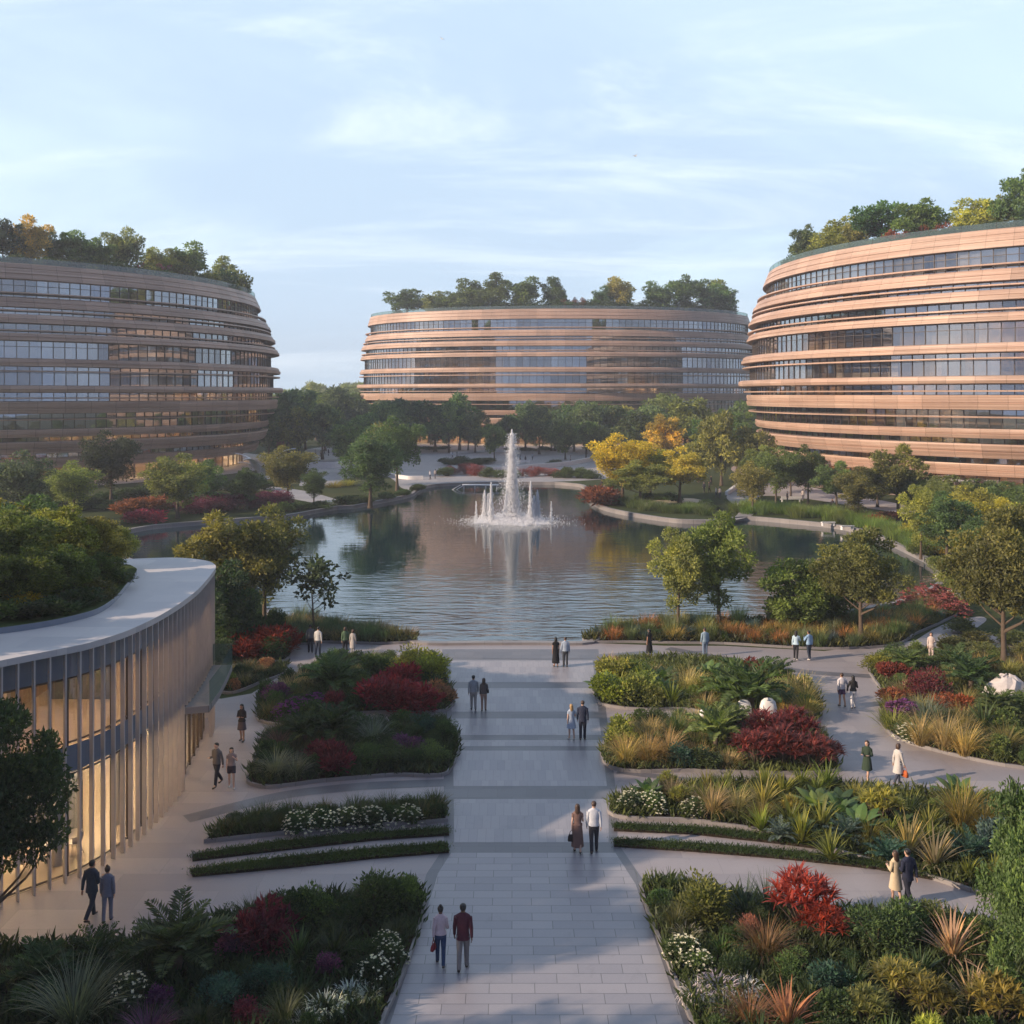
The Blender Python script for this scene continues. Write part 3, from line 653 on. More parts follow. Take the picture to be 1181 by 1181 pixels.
def make_tree(seed, h, cw, n, leaf, name='tree', trunk_r=.16, low=.24, shape='round', nl=11, multi=1, nc=34):
    """h height, cw crown width; trunk with limbs, crown of leaf clumps spread through its volume with gaps between"""
    r = np.random.default_rng(seed); tb = MB(); cb = MB()
    zc = h*(low+1)/2; rz_ = h*(1-low)/2*.86; rx_ = cw*.5*.82; cl = []
    lob = r.random(4)*6.28
    while len(cl) < nc:
        u = unit(r.standard_normal(3)); q = r.random()**.42
        az = math.atan2(u[1], u[0]); wob = 1+.16*math.sin(2*az+lob[0])+.13*math.sin(3*az+lob[1]+2*u[2])+.10*math.sin(5*u[2]+lob[2])
        f = u[2]*q
        k = 1.0
        if shape == 'cone': k = max(.12, .62-.62*f)*1.25
        elif shape == 'vase': k = .82+.25*f
        elif shape == 'round': k = 1.0-.18*max(f,0)
        c = np.array([u[0]*q*rx_*k*wob, u[1]*q*rx_*k*wob, zc+f*rz_*(1+.10*math.sin(3*az+lob[3]))])
        rad = cw*(.10+.085*r.random())*(1.15-.35*q)
        if shape == 'cone': rad *= max(.5, 1-.4*f)
        if any(np.linalg.norm((c-d)*np.array([1,1,.9])) < .55*(rad+e) for d, e in cl) and r.random() < .8: continue
        cl.append((c, rad))
    for s_ in range(multi):
        b0 = r.normal(0, .05, 2)*(multi > 1); ln = r.normal(0, .02+.07*(multi > 1), 2)
        zs = np.linspace(0, h*.84, 8); wob = np.cumsum(r.normal(0, .010*h, (8,2)), 0)*np.linspace(0,1,8)[:,None]
        P = np.c_[b0[0]+ln[0]*zs+wob[:,0], b0[1]+ln[1]*zs+wob[:,1], zs]
        rad = np.interp(zs, [0,.03*h,low*h,h*.84], [trunk_r*1.5,trunk_r,trunk_r*.75,trunk_r*.10])/(multi**.4); tb.tube(P, rad, 8)
        for c, rd in cl[s_::multi][:nl]:
            z = max(.75*low*h, c[2]-.55*math.hypot(c[0],c[1])-.06*h); st = np.array([np.interp(z, zs, P[:,0]), np.interp(z, zs, P[:,1]), z]); mid = st*.5+c*.5+np.array([0,0,-.07*np.linalg.norm(c-st)])
            tb.tube([st, mid, c], [trunk_r*.40/(multi**.4), trunk_r*.24, trunk_r*.07], 5)
    tot = sum(rd**2 for c, rd in cl)
    for c, rd in cl:
        base = np.clip(.46+.17*r.standard_normal(), .08, .92); k = n*rd**2/tot
        clump(cb, c, rd, int(k*.72), leaf, leaf*.55, r, base, .85, shell=.35)
        for _ in range(4):
            o_ = unit(r.standard_normal(3)); o_[2] = abs(o_[2])*.8-.15
            clump(cb, c+o_*rd*.95, rd*(.28+.2*r.random()), int(k*.08), leaf, leaf*.55, r, np.clip(base+.12*r.standard_normal(),0,1), .85, shell=.2)
    top = empty(name); c = tb.build('trunk', BARK, top, True); d = cb.build('crown', FOL, top); KIDS[top.name] = [c, d]; top['h'] = h; top['w'] = cw
    return top
def make_bush(seed, h, w, n, leaf, name='shrub', lw=.5, flowers=0, fsize=.07, fcol=None, clumps=14, up=.2, elong=1.0):
    r = np.random.default_rng(seed); cb = MB()
    for i in range(clumps):
        u = unit(r.standard_normal(3)); u[2] = abs(u[2]); q = r.random()**.4*.72
        c = np.array([u[0]*q*w*.5, u[1]*q*w*.5, h*(.16+.60*u[2]*q*1.25)]); c[2] = min(c[2], h*.82)
        base = np.clip(.46+.18*r.standard_normal(), .05, .95)
        nn = n//clumps; uu = unit(r.standard_normal((nn,3))); rad = .24*(w+h)/2*(.7+.5*r.random())
        P = c + uu*rad*(.5+.5*r.random((nn,1)))*np.array([1,1,.85*elong]); P[:,2] = np.maximum(P[:,2], .02)
        leaves(cb, P, uu*.7+r.standard_normal((nn,3))*.45+np.array([0,0,up*2]), leaf*(.7+.6*r.random(nn)), leaf*lw*(.7+.6*r.random(nn)), np.clip(base+.2*r.standard_normal(nn),0,1), r=r)
    top = empty(name); f = cb.build('foliage', FOL, top); kids = [f]
    tb = MB()
    for i in range(5):
        az = i*1.26; tb.tube([[0,0,0],[math.cos(az)*w*.12,math.sin(az)*w*.12,h*.25],[math.cos(az)*w*.25,math.sin(az)*w*.25,h*.5]], [.02*h+.008,.015*h,.006*h], 5)
    kids.append(tb.build('stem', BARK, top))
    if flowers:
        fb = MB(); uu = unit(r.standard_normal((flowers,3))); uu[:,2] = np.abs(uu[:,2])
        P = uu*np.array([w*.50,w*.50,h*.88])*(.86+.18*r.random((flowers,1)))
        for k_ in range(5):
            D = uu*.6 + np.c_[np.cos(k_*1.257+P[:,0]*9), np.sin(k_*1.257+P[:,0]*9), np.full(flowers,.25)]
            leaves(fb, P, D, fsize, fsize*.7, np.clip(.5+.2*r.standard_normal(flowers),0,1), r=r)
        b = fb.build('blossom', FLOWER, top); b.color = (*fcol, 1); kids.append(b)
    KIDS[top.name] = kids; top['h'] = h; top['w'] = w; return top
def blades_mesh(r, n, L, Wd, lean0, lean1, droop, segs=4, rad=.12, taper=True, mb=None, base=.5, mat=0):
    mb = mb or MB(); az = r.random(n)*2*math.pi; th0 = lean0+(lean1-lean0)*r.random(n)**1.2
    L_ = L*(.65+.45*r.random(n)); az2 = az + r.normal(0,.25,n); rr = rad*np.sqrt(r.random(n))
    p = np.c_[rr*np.cos(az), rr*np.sin(az), np.zeros(n)]; th = th0.copy(); rows = []
    side = np.c_[-np.sin(az2), np.cos(az2), np.zeros(n)]; wv = Wd*(.7+.5*r.random(n)); dk = droop*(.5+r.random(n))
    for k in range(segs+1):
        f = k/segs; w_ = wv*(1-.15*f if not taper else (1-f**1.6)*.95+.05)*(.6+.4*min(1,f*4))
        rows.append((p - side*w_[:,None]/2, p + side*w_[:,None]/2))
        d = np.c_[np.sin(th)*np.cos(az2), np.sin(th)*np.sin(az2), np.cos(th)]; p = p + d*(L_/segs)[:,None]; th = th + dk/segs*(1+f)
    V = np.stack([np.stack(q,1) for q in rows], 1)            # n, segs+1, 2, 3
    off = np.arange(n)[:,None]*(segs+1)*2; k = np.arange(segs)[None]*2
    Q = np.stack([off+k, off+k+1, off+k+3, off+k+2], -1).reshape(-1,4)
    t = np.repeat(np.clip(base+.22*r.standard_normal(n),0,1), segs)
    t = np.clip(t + np.tile(np.linspace(-.12,.14,segs), n), 0, 1)
    mb.add(V.reshape(-1,3), Q, mat, t); return mb
def single(mb, name, h, w, mat=FOL):
    o_ = mb.build(name, mat); KIDS[o_.name] = []; o_['h'] = h; o_['w'] = w; return o_
def make_frond_plant(seed, h, nf, L, lw, name='palm', trunk=.0, droop=1.1, leafl=.42, pairs=22):
    r = np.random.default_rng(seed); cb = MB(); top = empty(name); kids = []
    for i in range(nf):
        az = i*2.399+r.normal(0,.12); th = .15+1.05*(i/nf)+r.normal(0,.06); Lf = L*(.8+.3*r.random()); p = np.array([0,0,trunk]); pts = [p]; dirs = []
        for k in range(pairs):
            d = np.array([math.sin(th)*math.cos(az), math.sin(th)*math.sin(az), math.cos(th)]); p = p + d*Lf/pairs; th += droop/pairs*(.4+1.2*k/pairs); pts.append(p); dirs.append(d)
        pts = np.array(pts); dirs = np.array(dirs); cb.tube(pts[::3], np.linspace(.018,.004,len(pts[::3]))*h, 4, 0, False, tint=.6)
        s_ = np.array([-math.sin(az), math.cos(az), 0]); f = np.linspace(0,1,pairs); ll = leafl*np.sin(np.pi*np.clip(.10+.86*f,0,1))**.6*(1-.25*f)
        tb = np.clip(.5+.15*r.standard_normal(),0,1)
        for sg in (-1,1):
            D = dirs*.62 + s_*sg + np.array([0,0,.22]) + r.normal(0,.07,(pairs,3)); leaves(cb, pts[1:], D, ll, lw, np.clip(tb+.12*r.standard_normal(pairs),0,1), r=r, fold=.05)
    if trunk > .05:
        kids.append(MB().tube([[0,0,0],[.02,0,trunk*.5],[0,0,trunk+.05]], [.16*trunk+.05,.11*trunk+.05,.12*trunk+.05], 9).build('trunk', BARK, top, True))
    kids.append(cb.build('crown', FOL, top)); KIDS[top.name] = kids; top['h'] = h; top['w'] = L*1.7; return top
def make_broadleaf(seed, h, n, name='broadleaf_plant'):
    r = np.random.default_rng(seed); mb = MB()
    for i in range(n):
        az = i*2.399; th = .15+.9*i/n; L = h*(.75+.3*r.random()); Wd = L*.30; p = np.array([0,0,0.]); rows = []; s_ = np.array([-math.sin(az), math.cos(az), 0])
        for k in range(8):
            f = k/7; w_ = Wd*(math.sin(math.pi*max(0,(f-.25)/.75))**.7 if f > .25 else 0)+.02
            d = np.array([math.sin(th)*math.cos(az), math.sin(th)*math.sin(az), math.cos(th)]); up = np.cross(d, s_)
            rows.append(np.stack([p-s_*w_/2-up*w_*.12, p, p+s_*w_/2-up*w_*.12])); p = p+d*L/7; th += .22*(.4+f)
        V = np.concatenate(rows); Q = [[k*3+j, k*3+j+1, k*3+4+j, k*3+3+j] for k in range(7) for j in range(2)]
        mb.add(V, Q, 0, np.clip(.5+.18*r.standard_normal(),0,1))
    return single(mb, name, h, h*1.3)

PROTO = {}; FIRST = {}
def proto(key, fn, variants=1):
    PROTO[key] = [fn(v) for v in range(variants)]
proto('shrub', lambda v: make_bush(20+v, 1.2, 1.35, 1700, .13), 3)
proto('fineshrub', lambda v: make_bush(30+v, 1.1, 1.3, 2600, .075, lw=.42), 2)
proto('redshrub', lambda v: make_bush(40+v, 1.5, 1.5, 1250, .24, 'red_leaved_shrub', .30, up=.35, clumps=18), 2)
proto('upright', lambda v: make_bush(50+v, 1.9, 1.1, 2000, .14, 'upright_shrub', .36, up=.55, clumps=18, elong=1.2), 2)
proto('whiteflower', lambda v: make_bush(60+v, .75, 1.1, 1100, .10, 'flowering_shrub', flowers=95, fsize=.055, fcol=(.75,.74,.66)), 2)
proto('purpleflower', lambda v: make_bush(64+v, .7, 1.1, 1000, .10, 'flowering_shrub', flowers=130, fsize=.075, fcol=(.20,.06,.24)), 1)
proto('pinkflower', lambda v: make_bush(66+v, .9, 1.2, 1000, .10, 'flowering_shrub', flowers=150, fsize=.085, fcol=(.27,.085,.085)), 1)
proto('grass', lambda v: single(blades_mesh(np.random.default_rng(70+v), 230, 1.15, .022, .05, .8, .9, 5, .16), 'ornamental_grass', 1.0, 1.3), 3)
proto('lowgrass', lambda v: single(blades_mesh(np.random.default_rng(80+v), 260, .65, .016, .05, 1.0, .8, 4, .26), 'grass_tuft', .6, .9), 2)
proto('reed', lambda v: single(blades_mesh(np.random.default_rng(90+v), 210, 1.3, .026, .02, .38, .45, 4, .5), 'reed_clump', 1.2, 1.4), 2)
proto('spiky', lambda v: single(blades_mesh(np.random.default_rng(100+v), 64, 1.15, .085, .08, 1.15, .45, 5, .07), 'spiky_plant', 1.05, 1.5), 3)
proto('silver', lambda v: single(blades_mesh(np.random.default_rng(120+v), 300, .42, .034, .15, 1.45, 1.7, 5, .30), 'silver_mound_plant', .45, 1.0), 2)
proto('palm', lambda v: make_frond_plant(130+v, 1.9, 22, 1.5, .075, 'palm', .45), 2)
proto('cycad', lambda v: make_frond_plant(140+v, 1.1, 24, 1.05, .055, 'cycad', .12, .9, .26, 20), 1)
proto('broad', lambda v: make_broadleaf(150+v, 1.5, 22), 2)
def make_rosettes(seed, name, h, w, nr, L, Wd):
    r = np.random.default_rng(seed); mb = MB(); sb = MB()
    for i in range(nr):
        az = i*2.399; q = math.sqrt((i+.5)/nr)*w*.42; z = h*(.45+.38*(1-(q/(w*.45))**2)*(.6+.6*r.random())); b = len(mb.v)
        blades_mesh(r, 30, L, Wd, .1, 1.5, .7, 4, .03, mb=mb, base=np.clip(.48+.2*r.standard_normal(),.1,.9))
        off = np.array([math.cos(az)*q, math.sin(az)*q, z]); mb.v[-1] = mb.v[-1] + off
        sb.tube([[off[0]*.25,off[1]*.25,0],[off[0]*.7,off[1]*.7,z*.6],off], [.03,.025,.02], 5)
    top = empty(name); KIDS[top.name] = [mb.build('foliage', FOL, top), sb.build('stem', BARK, top)]; top['h'] = h; top['w'] = w; return top
proto('cordy', lambda v: make_rosettes(160+v, 'cordyline', 1.5, 1.7, 24, .42, .065), 2)
# trees: bigger leaves for the ones that stand near, smaller counts for the far ones
proto('tree', lambda v: make_tree(200+v, 8.0, [6.0,5.4,6.4][v], 9000, .25, shape=['round','round','vase'][v], low=.22, nc=[34,30,38][v]), 3)
proto('neartree', lambda v: make_tree(210+v, 8.0, 5.6, 17000, .19, low=.25, nl=18, nc=46), 2)
proto('bushy', lambda v: make_tree(220+v, 6.0, 6.0, 9500, .26, low=.04, nl=14, multi=3, trunk_r=.14, nc=40), 2)
proto('nearbushy', lambda v: make_tree(225+v, 6.0, 4.6, 24000, .15, low=.03, nl=16, multi=3, trunk_r=.10, nc=48), 1)
proto('open', lambda v: make_tree(230+v, 6.0, 4.0, 900, .34, low=.3, nl=14, trunk_r=.07, nc=22), 1)
proto('fartree', lambda v: make_tree(240+v, 9.0, 7.5, 4600, .46, low=.16, shape=['round','vase','round'][v], trunk_r=.2, nc=[28,32,24][v]), 3)
proto('rooftree', lambda v: make_tree(270+v, 7.0, 6.5, 5200, .36, low=.03, shape=['round','vase','round'][v], trunk_r=.16, nc=[30,34,26][v]), 3)
proto('roofbush', lambda v: make_bush(260+v, 3.2, 4.2, 1800, .36, 'roof_shrub', clumps=16), 2)

GAIN = {'tree':2.6,'neartree':2.3,'bushy':2.4,'open':1.8,'fartree':3.0,'rooftree':3.1,'nearbushy':2.0}
CATS = {'grass':'ornamental grass','lowgrass':'grass tuft','reed':'reed','palm':'palm','cycad':'cycad','spiky':'spiky plant','broad':'leafy plant','silver':'mound plant','cordy':'cordyline'}
USED = set(); PLANTS = []
def put(key, loc, h=None, color=(.05,.08,.03), look=None, place=None, cat='plant', group=None, rz=None, wid=None, jitter=.12):
    v = PROTO[key]; src = v[int(rng.integers(len(v)))]
    s = (h/src['h']) if h else .85+.3*rng.random()
    sw = s if wid is None else wid/src['w']
    col = np.clip(GAIN.get(key, 1.75 if key not in ('grass','lowgrass','spiky') else 1.3)*np.array(color)*(1+jitter*rng.standard_normal()) * (1+.06*rng.standard_normal(3)), .004, 1)
    o_ = copy_tree(src, tuple(loc), rng.random()*6.28 if rz is None else rz, (sw*(.94+.12*rng.random()), sw*(.94+.12*rng.random()), s), tuple(col))
    o_['category'] = cat if cat != 'plant' else CATS.get(key, 'shrub')
    for k_ in ('h','w'):
        if k_ in o_: del o_[k_]
    PLANTS.append((o_, look or 'green shrub', place or 'the garden', group))
    return o_
def hide_protos():
    """the sources served only to be copied"""
    for v in PROTO.values():
        for s_ in v:
            for c_ in KIDS.get(s_.name, []): bpy.data.objects.remove(c_)
            bpy.data.objects.remove(s_)
ORD = ['leftmost','second','third','fourth','fifth','sixth','seventh','eighth','ninth','tenth','eleventh','twelfth','thirteenth','fourteenth','fifteenth','sixteenth','seventeenth','eighteenth','nineteenth','twentieth']
ORD += ['twenty-'+w for w in ['first','second','third','fourth','fifth','sixth','seventh','eighth','ninth']] + ['thirtieth']
def name_plants():
    from collections import defaultdict
    g = defaultdict(list)
    for rec in PLANTS: g[(rec[1], rec[2])].append(rec)
    px = lambda o_: o_.location.x/o_.location.y
    for (look, place), rs in g.items():
        grp = rs[0][3] or f"{look}s in {place}".replace('grasss','grasses').replace('bushs','bushes')
        if len(rs) == 1: rs[0][0]['label'] = f"{look} in {place}" if not place.startswith('=') else f"{look} {place[1:]}"
        else:
            rs.sort(key=lambda q: -q[0].location.y); nrow = 1 if len(rs) <= 9 else 2 if len(rs) <= 18 else 3
            names = {1: [''], 2: ['back ','front '], 3: ['back ','middle ','front ']}[nrow]; ch = np.array_split(np.arange(len(rs)), nrow)
            for nm, ids in zip(names, ch):
                row = sorted([rs[i] for i in ids], key=lambda q: px(q[0]))
                for i, q in enumerate(row):
                    w = ORD[i] + ('' if i == 0 else ' from left')
                    pl = place[1:] if place.startswith('=') else 'in '+place
                    q[0]['label'] = f"{look} {pl}, {nm}{'row, ' if nm else ''}{w}"
        for q in rs: q[0]['group'] = grp
def scatter(poly, n, dmin, keep=(), inset=.35):
    pts = []; lo = poly[:, :2].min(0); hi = poly[:, :2].max(0); tries = 0
    while len(pts) < n and tries < n*60:
        tries += 1; p_ = lo+(hi-lo)*rng.random(2)
        if not inside(p_, poly) or edge_dist(p_, poly) < inset: continue
        if any((p_[0]-q[0])**2+(p_[1]-q[1])**2 < dmin*dmin for q in pts): continue
        if any((p_[0]-q[0])**2+(p_[1]-q[1])**2 < q[2]**2 for q in keep): continue
        pts.append(p_)
    return pts
def ground_cover(poly, name, color, h=.22, dens=26, z=.12, label=None, maxn=16000):
    A = abs(signed_area(poly)); n = int(min(A*dens, maxn)); lo = poly[:, :2].min(0); hi = poly[:, :2].max(0); P = lo+(hi-lo)*rng.random((int(n*((hi-lo).prod()/A)), 2))
    # vectorised point in polygon
    x, y = P[:,0], P[:,1]; c = np.zeros(len(P), bool); Q = poly[:, :2]; j = len(Q)-1
    for i in range(len(Q)):
        cnd = ((Q[i,1] > y) != (Q[j,1] > y)) & (x < (Q[j,0]-Q[i,0])*(y-Q[i,1])/(Q[j,1]-Q[i,1]+1e-12)+Q[i,0]); c ^= cnd; j = i
    P = P[c]; mb = MB(); n = len(P)
    if n == 0: return
    patch = .5+.35*np.sin(P[:,0]*1.7+np.sin(P[:,1]*1.3)*2)*np.sin(P[:,1]*1.9)
    for _ in range(3):
        a = rng.random(n)*6.28; q = np.c_[P+rng.normal(0,.10,(n,2)), np.full(n, z)]; D = np.c_[np.cos(a)*.7, np.sin(a)*.7, .5+rng.random(n)]
        leaves(mb, q, D, h*(.5+rng.random(n)), h*.22, np.clip(patch*.6+.2+.2*rng.standard_normal(n),0,1))
    o_ = mb.build(name, FOL); o_.color = (*color, 1); tag(o_, label, None, None, 'stuff'); return o_
def bed(pts, h=.12, n=5, smooth=True, cover=(.035,.055,.022), dens=24, ch=.30):
    P = px_poly(pts, n, smooth) if smooth else densify(np.array([at(*q) for q in pts]))
    struct(MB().prism(P, -.02, h).build('bed_soil', SOIL))
    d = P if signed_area(P) > 0 else P[::-1]; T = np.roll(d,-1,0)-np.roll(d,1,0); T = unit(T); nr = np.c_[T[:,1], -T[:,0], np.zeros(len(T))]
    V, Q = ribbon(d, nr, [(-.002,.0),(-.002,h+.03),(.10,h+.03),(.10,-.01)]); struct(MB().add(V, Q[:, ::-1]).build('bed_kerb', KERB))
    if cover: ground_cover(P, 'ground_cover', tuple(1.7*x for x in cover), ch*1.25, dens*1.7, h)
    return P
def densify(P, d=.8):
    o_ = []
    for i in range(len(P)):
        a, b = P[i], P[(i+1) % len(P)]; k = max(1, int(np.linalg.norm(b-a)/d))
        o_ += [a+(b-a)*j/k for j in range(k)]
    return np.array(o_)
# ------------------------------------------------------------------ planting
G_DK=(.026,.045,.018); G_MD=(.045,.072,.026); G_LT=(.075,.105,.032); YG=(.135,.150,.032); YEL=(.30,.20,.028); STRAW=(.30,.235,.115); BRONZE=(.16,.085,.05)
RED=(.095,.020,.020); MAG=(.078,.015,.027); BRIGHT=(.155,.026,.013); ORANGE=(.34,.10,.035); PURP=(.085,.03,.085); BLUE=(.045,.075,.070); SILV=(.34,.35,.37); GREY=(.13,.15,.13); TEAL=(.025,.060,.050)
def plants_in(poly, explicit, fill, place, n, dmin, z=.12, inset=.35, clear=()):
    keep = [(*at(x_, y_)[:2], r_) for x_, y_, r_ in clear]
    for e in explicit:
        px, py, key, hh, col, look = e[:6]
        p_ = at(px, py); wd = e[6] if len(e) > 6 else None
        put(key, (p_[0], p_[1], z), hh, col, look, place, wid=wd); keep.append((p_[0], p_[1], (.5 if wd is None else wd*.4)+.15))
    tot = sum(f[0] for f in fill)
    for p_ in scatter(poly, int(n*1.4), dmin*.80, keep, inset):
        q = rng.random()*tot
        for f in fill:
            q -= f[0]
            if q <= 0: break
        _, key, (h0, h1), col, look = f
        put(key, (p_[0], p_[1], z), h0+(h1-h0)*rng.random(), col, look, place)
# near bed by the pavilion path
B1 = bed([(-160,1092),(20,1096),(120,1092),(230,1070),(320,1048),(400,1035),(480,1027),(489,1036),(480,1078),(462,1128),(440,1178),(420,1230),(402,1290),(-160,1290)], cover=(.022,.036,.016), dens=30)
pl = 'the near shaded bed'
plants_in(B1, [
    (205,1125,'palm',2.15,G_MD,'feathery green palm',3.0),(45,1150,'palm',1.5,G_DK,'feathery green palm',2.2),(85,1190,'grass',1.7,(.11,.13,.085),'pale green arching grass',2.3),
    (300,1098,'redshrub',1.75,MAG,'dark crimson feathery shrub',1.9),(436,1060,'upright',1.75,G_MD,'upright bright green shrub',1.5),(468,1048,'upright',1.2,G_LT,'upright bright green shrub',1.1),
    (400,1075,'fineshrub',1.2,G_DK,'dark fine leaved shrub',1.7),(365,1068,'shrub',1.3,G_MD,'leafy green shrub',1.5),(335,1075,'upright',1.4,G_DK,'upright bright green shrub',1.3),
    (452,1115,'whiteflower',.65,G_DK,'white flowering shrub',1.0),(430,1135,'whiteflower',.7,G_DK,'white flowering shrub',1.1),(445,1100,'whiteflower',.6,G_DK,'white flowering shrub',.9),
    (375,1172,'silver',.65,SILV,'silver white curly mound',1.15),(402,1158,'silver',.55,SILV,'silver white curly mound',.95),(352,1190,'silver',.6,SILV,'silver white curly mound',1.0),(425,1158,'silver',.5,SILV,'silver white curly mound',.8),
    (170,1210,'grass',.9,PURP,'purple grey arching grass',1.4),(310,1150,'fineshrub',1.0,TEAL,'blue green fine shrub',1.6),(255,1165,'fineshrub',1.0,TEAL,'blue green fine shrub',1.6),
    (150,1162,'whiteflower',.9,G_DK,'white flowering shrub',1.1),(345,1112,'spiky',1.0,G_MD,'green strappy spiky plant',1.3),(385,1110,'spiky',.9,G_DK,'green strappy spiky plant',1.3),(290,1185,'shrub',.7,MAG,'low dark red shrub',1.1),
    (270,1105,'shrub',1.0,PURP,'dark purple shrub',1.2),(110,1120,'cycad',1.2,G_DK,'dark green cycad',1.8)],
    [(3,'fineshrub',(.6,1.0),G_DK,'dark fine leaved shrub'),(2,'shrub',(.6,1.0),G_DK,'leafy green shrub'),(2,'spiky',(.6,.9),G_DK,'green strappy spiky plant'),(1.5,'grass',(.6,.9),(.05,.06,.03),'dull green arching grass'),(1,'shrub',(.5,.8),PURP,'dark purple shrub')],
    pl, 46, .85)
# near bed on the sunny side
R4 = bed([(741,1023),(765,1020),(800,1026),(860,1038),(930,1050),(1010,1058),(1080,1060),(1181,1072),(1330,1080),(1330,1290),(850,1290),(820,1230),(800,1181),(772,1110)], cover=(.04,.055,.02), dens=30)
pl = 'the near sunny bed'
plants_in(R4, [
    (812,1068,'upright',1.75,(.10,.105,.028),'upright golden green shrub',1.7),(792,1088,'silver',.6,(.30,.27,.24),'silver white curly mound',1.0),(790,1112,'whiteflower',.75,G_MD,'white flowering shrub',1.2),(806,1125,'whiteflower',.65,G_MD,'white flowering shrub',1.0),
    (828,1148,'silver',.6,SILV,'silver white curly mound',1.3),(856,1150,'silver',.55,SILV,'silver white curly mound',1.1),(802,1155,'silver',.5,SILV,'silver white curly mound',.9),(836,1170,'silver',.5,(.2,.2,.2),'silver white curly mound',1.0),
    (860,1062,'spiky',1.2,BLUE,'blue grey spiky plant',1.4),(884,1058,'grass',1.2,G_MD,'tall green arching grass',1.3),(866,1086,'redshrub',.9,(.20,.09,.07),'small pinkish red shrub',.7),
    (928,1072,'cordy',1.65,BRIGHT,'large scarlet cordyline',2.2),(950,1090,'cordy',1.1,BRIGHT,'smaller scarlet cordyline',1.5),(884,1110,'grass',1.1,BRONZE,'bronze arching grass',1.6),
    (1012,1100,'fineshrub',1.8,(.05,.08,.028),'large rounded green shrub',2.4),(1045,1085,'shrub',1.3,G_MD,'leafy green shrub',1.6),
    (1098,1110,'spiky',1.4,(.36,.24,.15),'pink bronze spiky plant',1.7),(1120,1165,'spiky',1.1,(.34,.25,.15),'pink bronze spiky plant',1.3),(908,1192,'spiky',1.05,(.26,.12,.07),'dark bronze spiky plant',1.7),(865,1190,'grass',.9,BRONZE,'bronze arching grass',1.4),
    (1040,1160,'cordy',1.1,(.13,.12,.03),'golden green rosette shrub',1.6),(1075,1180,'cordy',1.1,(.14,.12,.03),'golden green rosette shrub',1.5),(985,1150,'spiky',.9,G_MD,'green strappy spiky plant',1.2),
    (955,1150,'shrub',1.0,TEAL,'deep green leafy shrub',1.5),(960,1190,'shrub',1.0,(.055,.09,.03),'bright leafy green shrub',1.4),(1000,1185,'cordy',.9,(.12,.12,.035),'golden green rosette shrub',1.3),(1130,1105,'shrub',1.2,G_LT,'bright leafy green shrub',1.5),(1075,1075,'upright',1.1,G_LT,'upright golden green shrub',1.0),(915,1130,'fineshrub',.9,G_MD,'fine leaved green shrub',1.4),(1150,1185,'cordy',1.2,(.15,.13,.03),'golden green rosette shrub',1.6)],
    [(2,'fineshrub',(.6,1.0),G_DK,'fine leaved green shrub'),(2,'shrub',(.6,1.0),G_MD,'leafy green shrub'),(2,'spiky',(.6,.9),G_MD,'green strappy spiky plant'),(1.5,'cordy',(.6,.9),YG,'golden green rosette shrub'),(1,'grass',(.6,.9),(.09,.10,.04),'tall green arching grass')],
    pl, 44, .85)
# stepped lawn strips either side, with the beds behind
def lawn_strip(pts, name='lawn_strip'):
    P = px_poly(pts, 4, False); P = densify(P, .5); struct(MB().prism(P, 0, .10).build('lawn_soil', SOIL))
    ground_cover(P, 'lawn_grass', (.042,.075,.022), .11, 420, .10, maxn=12000)
lawn_strip([(222,988),(330,972),(430,963),(517,957),(518,964),(430,970),(330,981),(222,994)]); lawn_strip([(220,1005),(330,991),(430,981),(516,975),(518,984),(430,991),(330,1002),(222,1012)])
lawn_strip([(708,952),(800,956),(900,966),(985,978),(985,985),(900,974),(800,963),(708,959)]); lawn_strip([(708,970),(800,975),(900,983),(1010,995),(1100,1012),(1100,1020),(1010,1003),(900,991),(800,983),(708,977)])
B2 = bed([(238,972),(255,955),(300,945),(400,938),(513,930),(514,948),(400,956),(310,964)], cover=(.03,.05,.02), dens=30, smooth=False)
plants_in(B2, [(x, 950+(513-x)*.055, 'whiteflower', .75, G_DK, 'white flowering shrub', 1.3) for x in (345,372,400,428,470)],
    [(4,'lowgrass',(.55,.8),(.045,.06,.028),'dark grass tuft'),(3,'fineshrub',(.55,.8),G_DK,'dark fine leaved shrub'),(1,'lowgrass',(.6,.8),(.075,.075,.03),'olive grass tuft')], 'the terraced bed', 34, .6, inset=.2)
R3 = bed([(709,942),(712,922),(780,910),(870,905),(960,908),(1060,916),(1181,932),(1330,948),(1330,1050),(1150,1036),(1070,1012),(990,990),(890,962),(800,948)], cover=(.055,.07,.022), dens=28)
pl = 'the long golden bed'
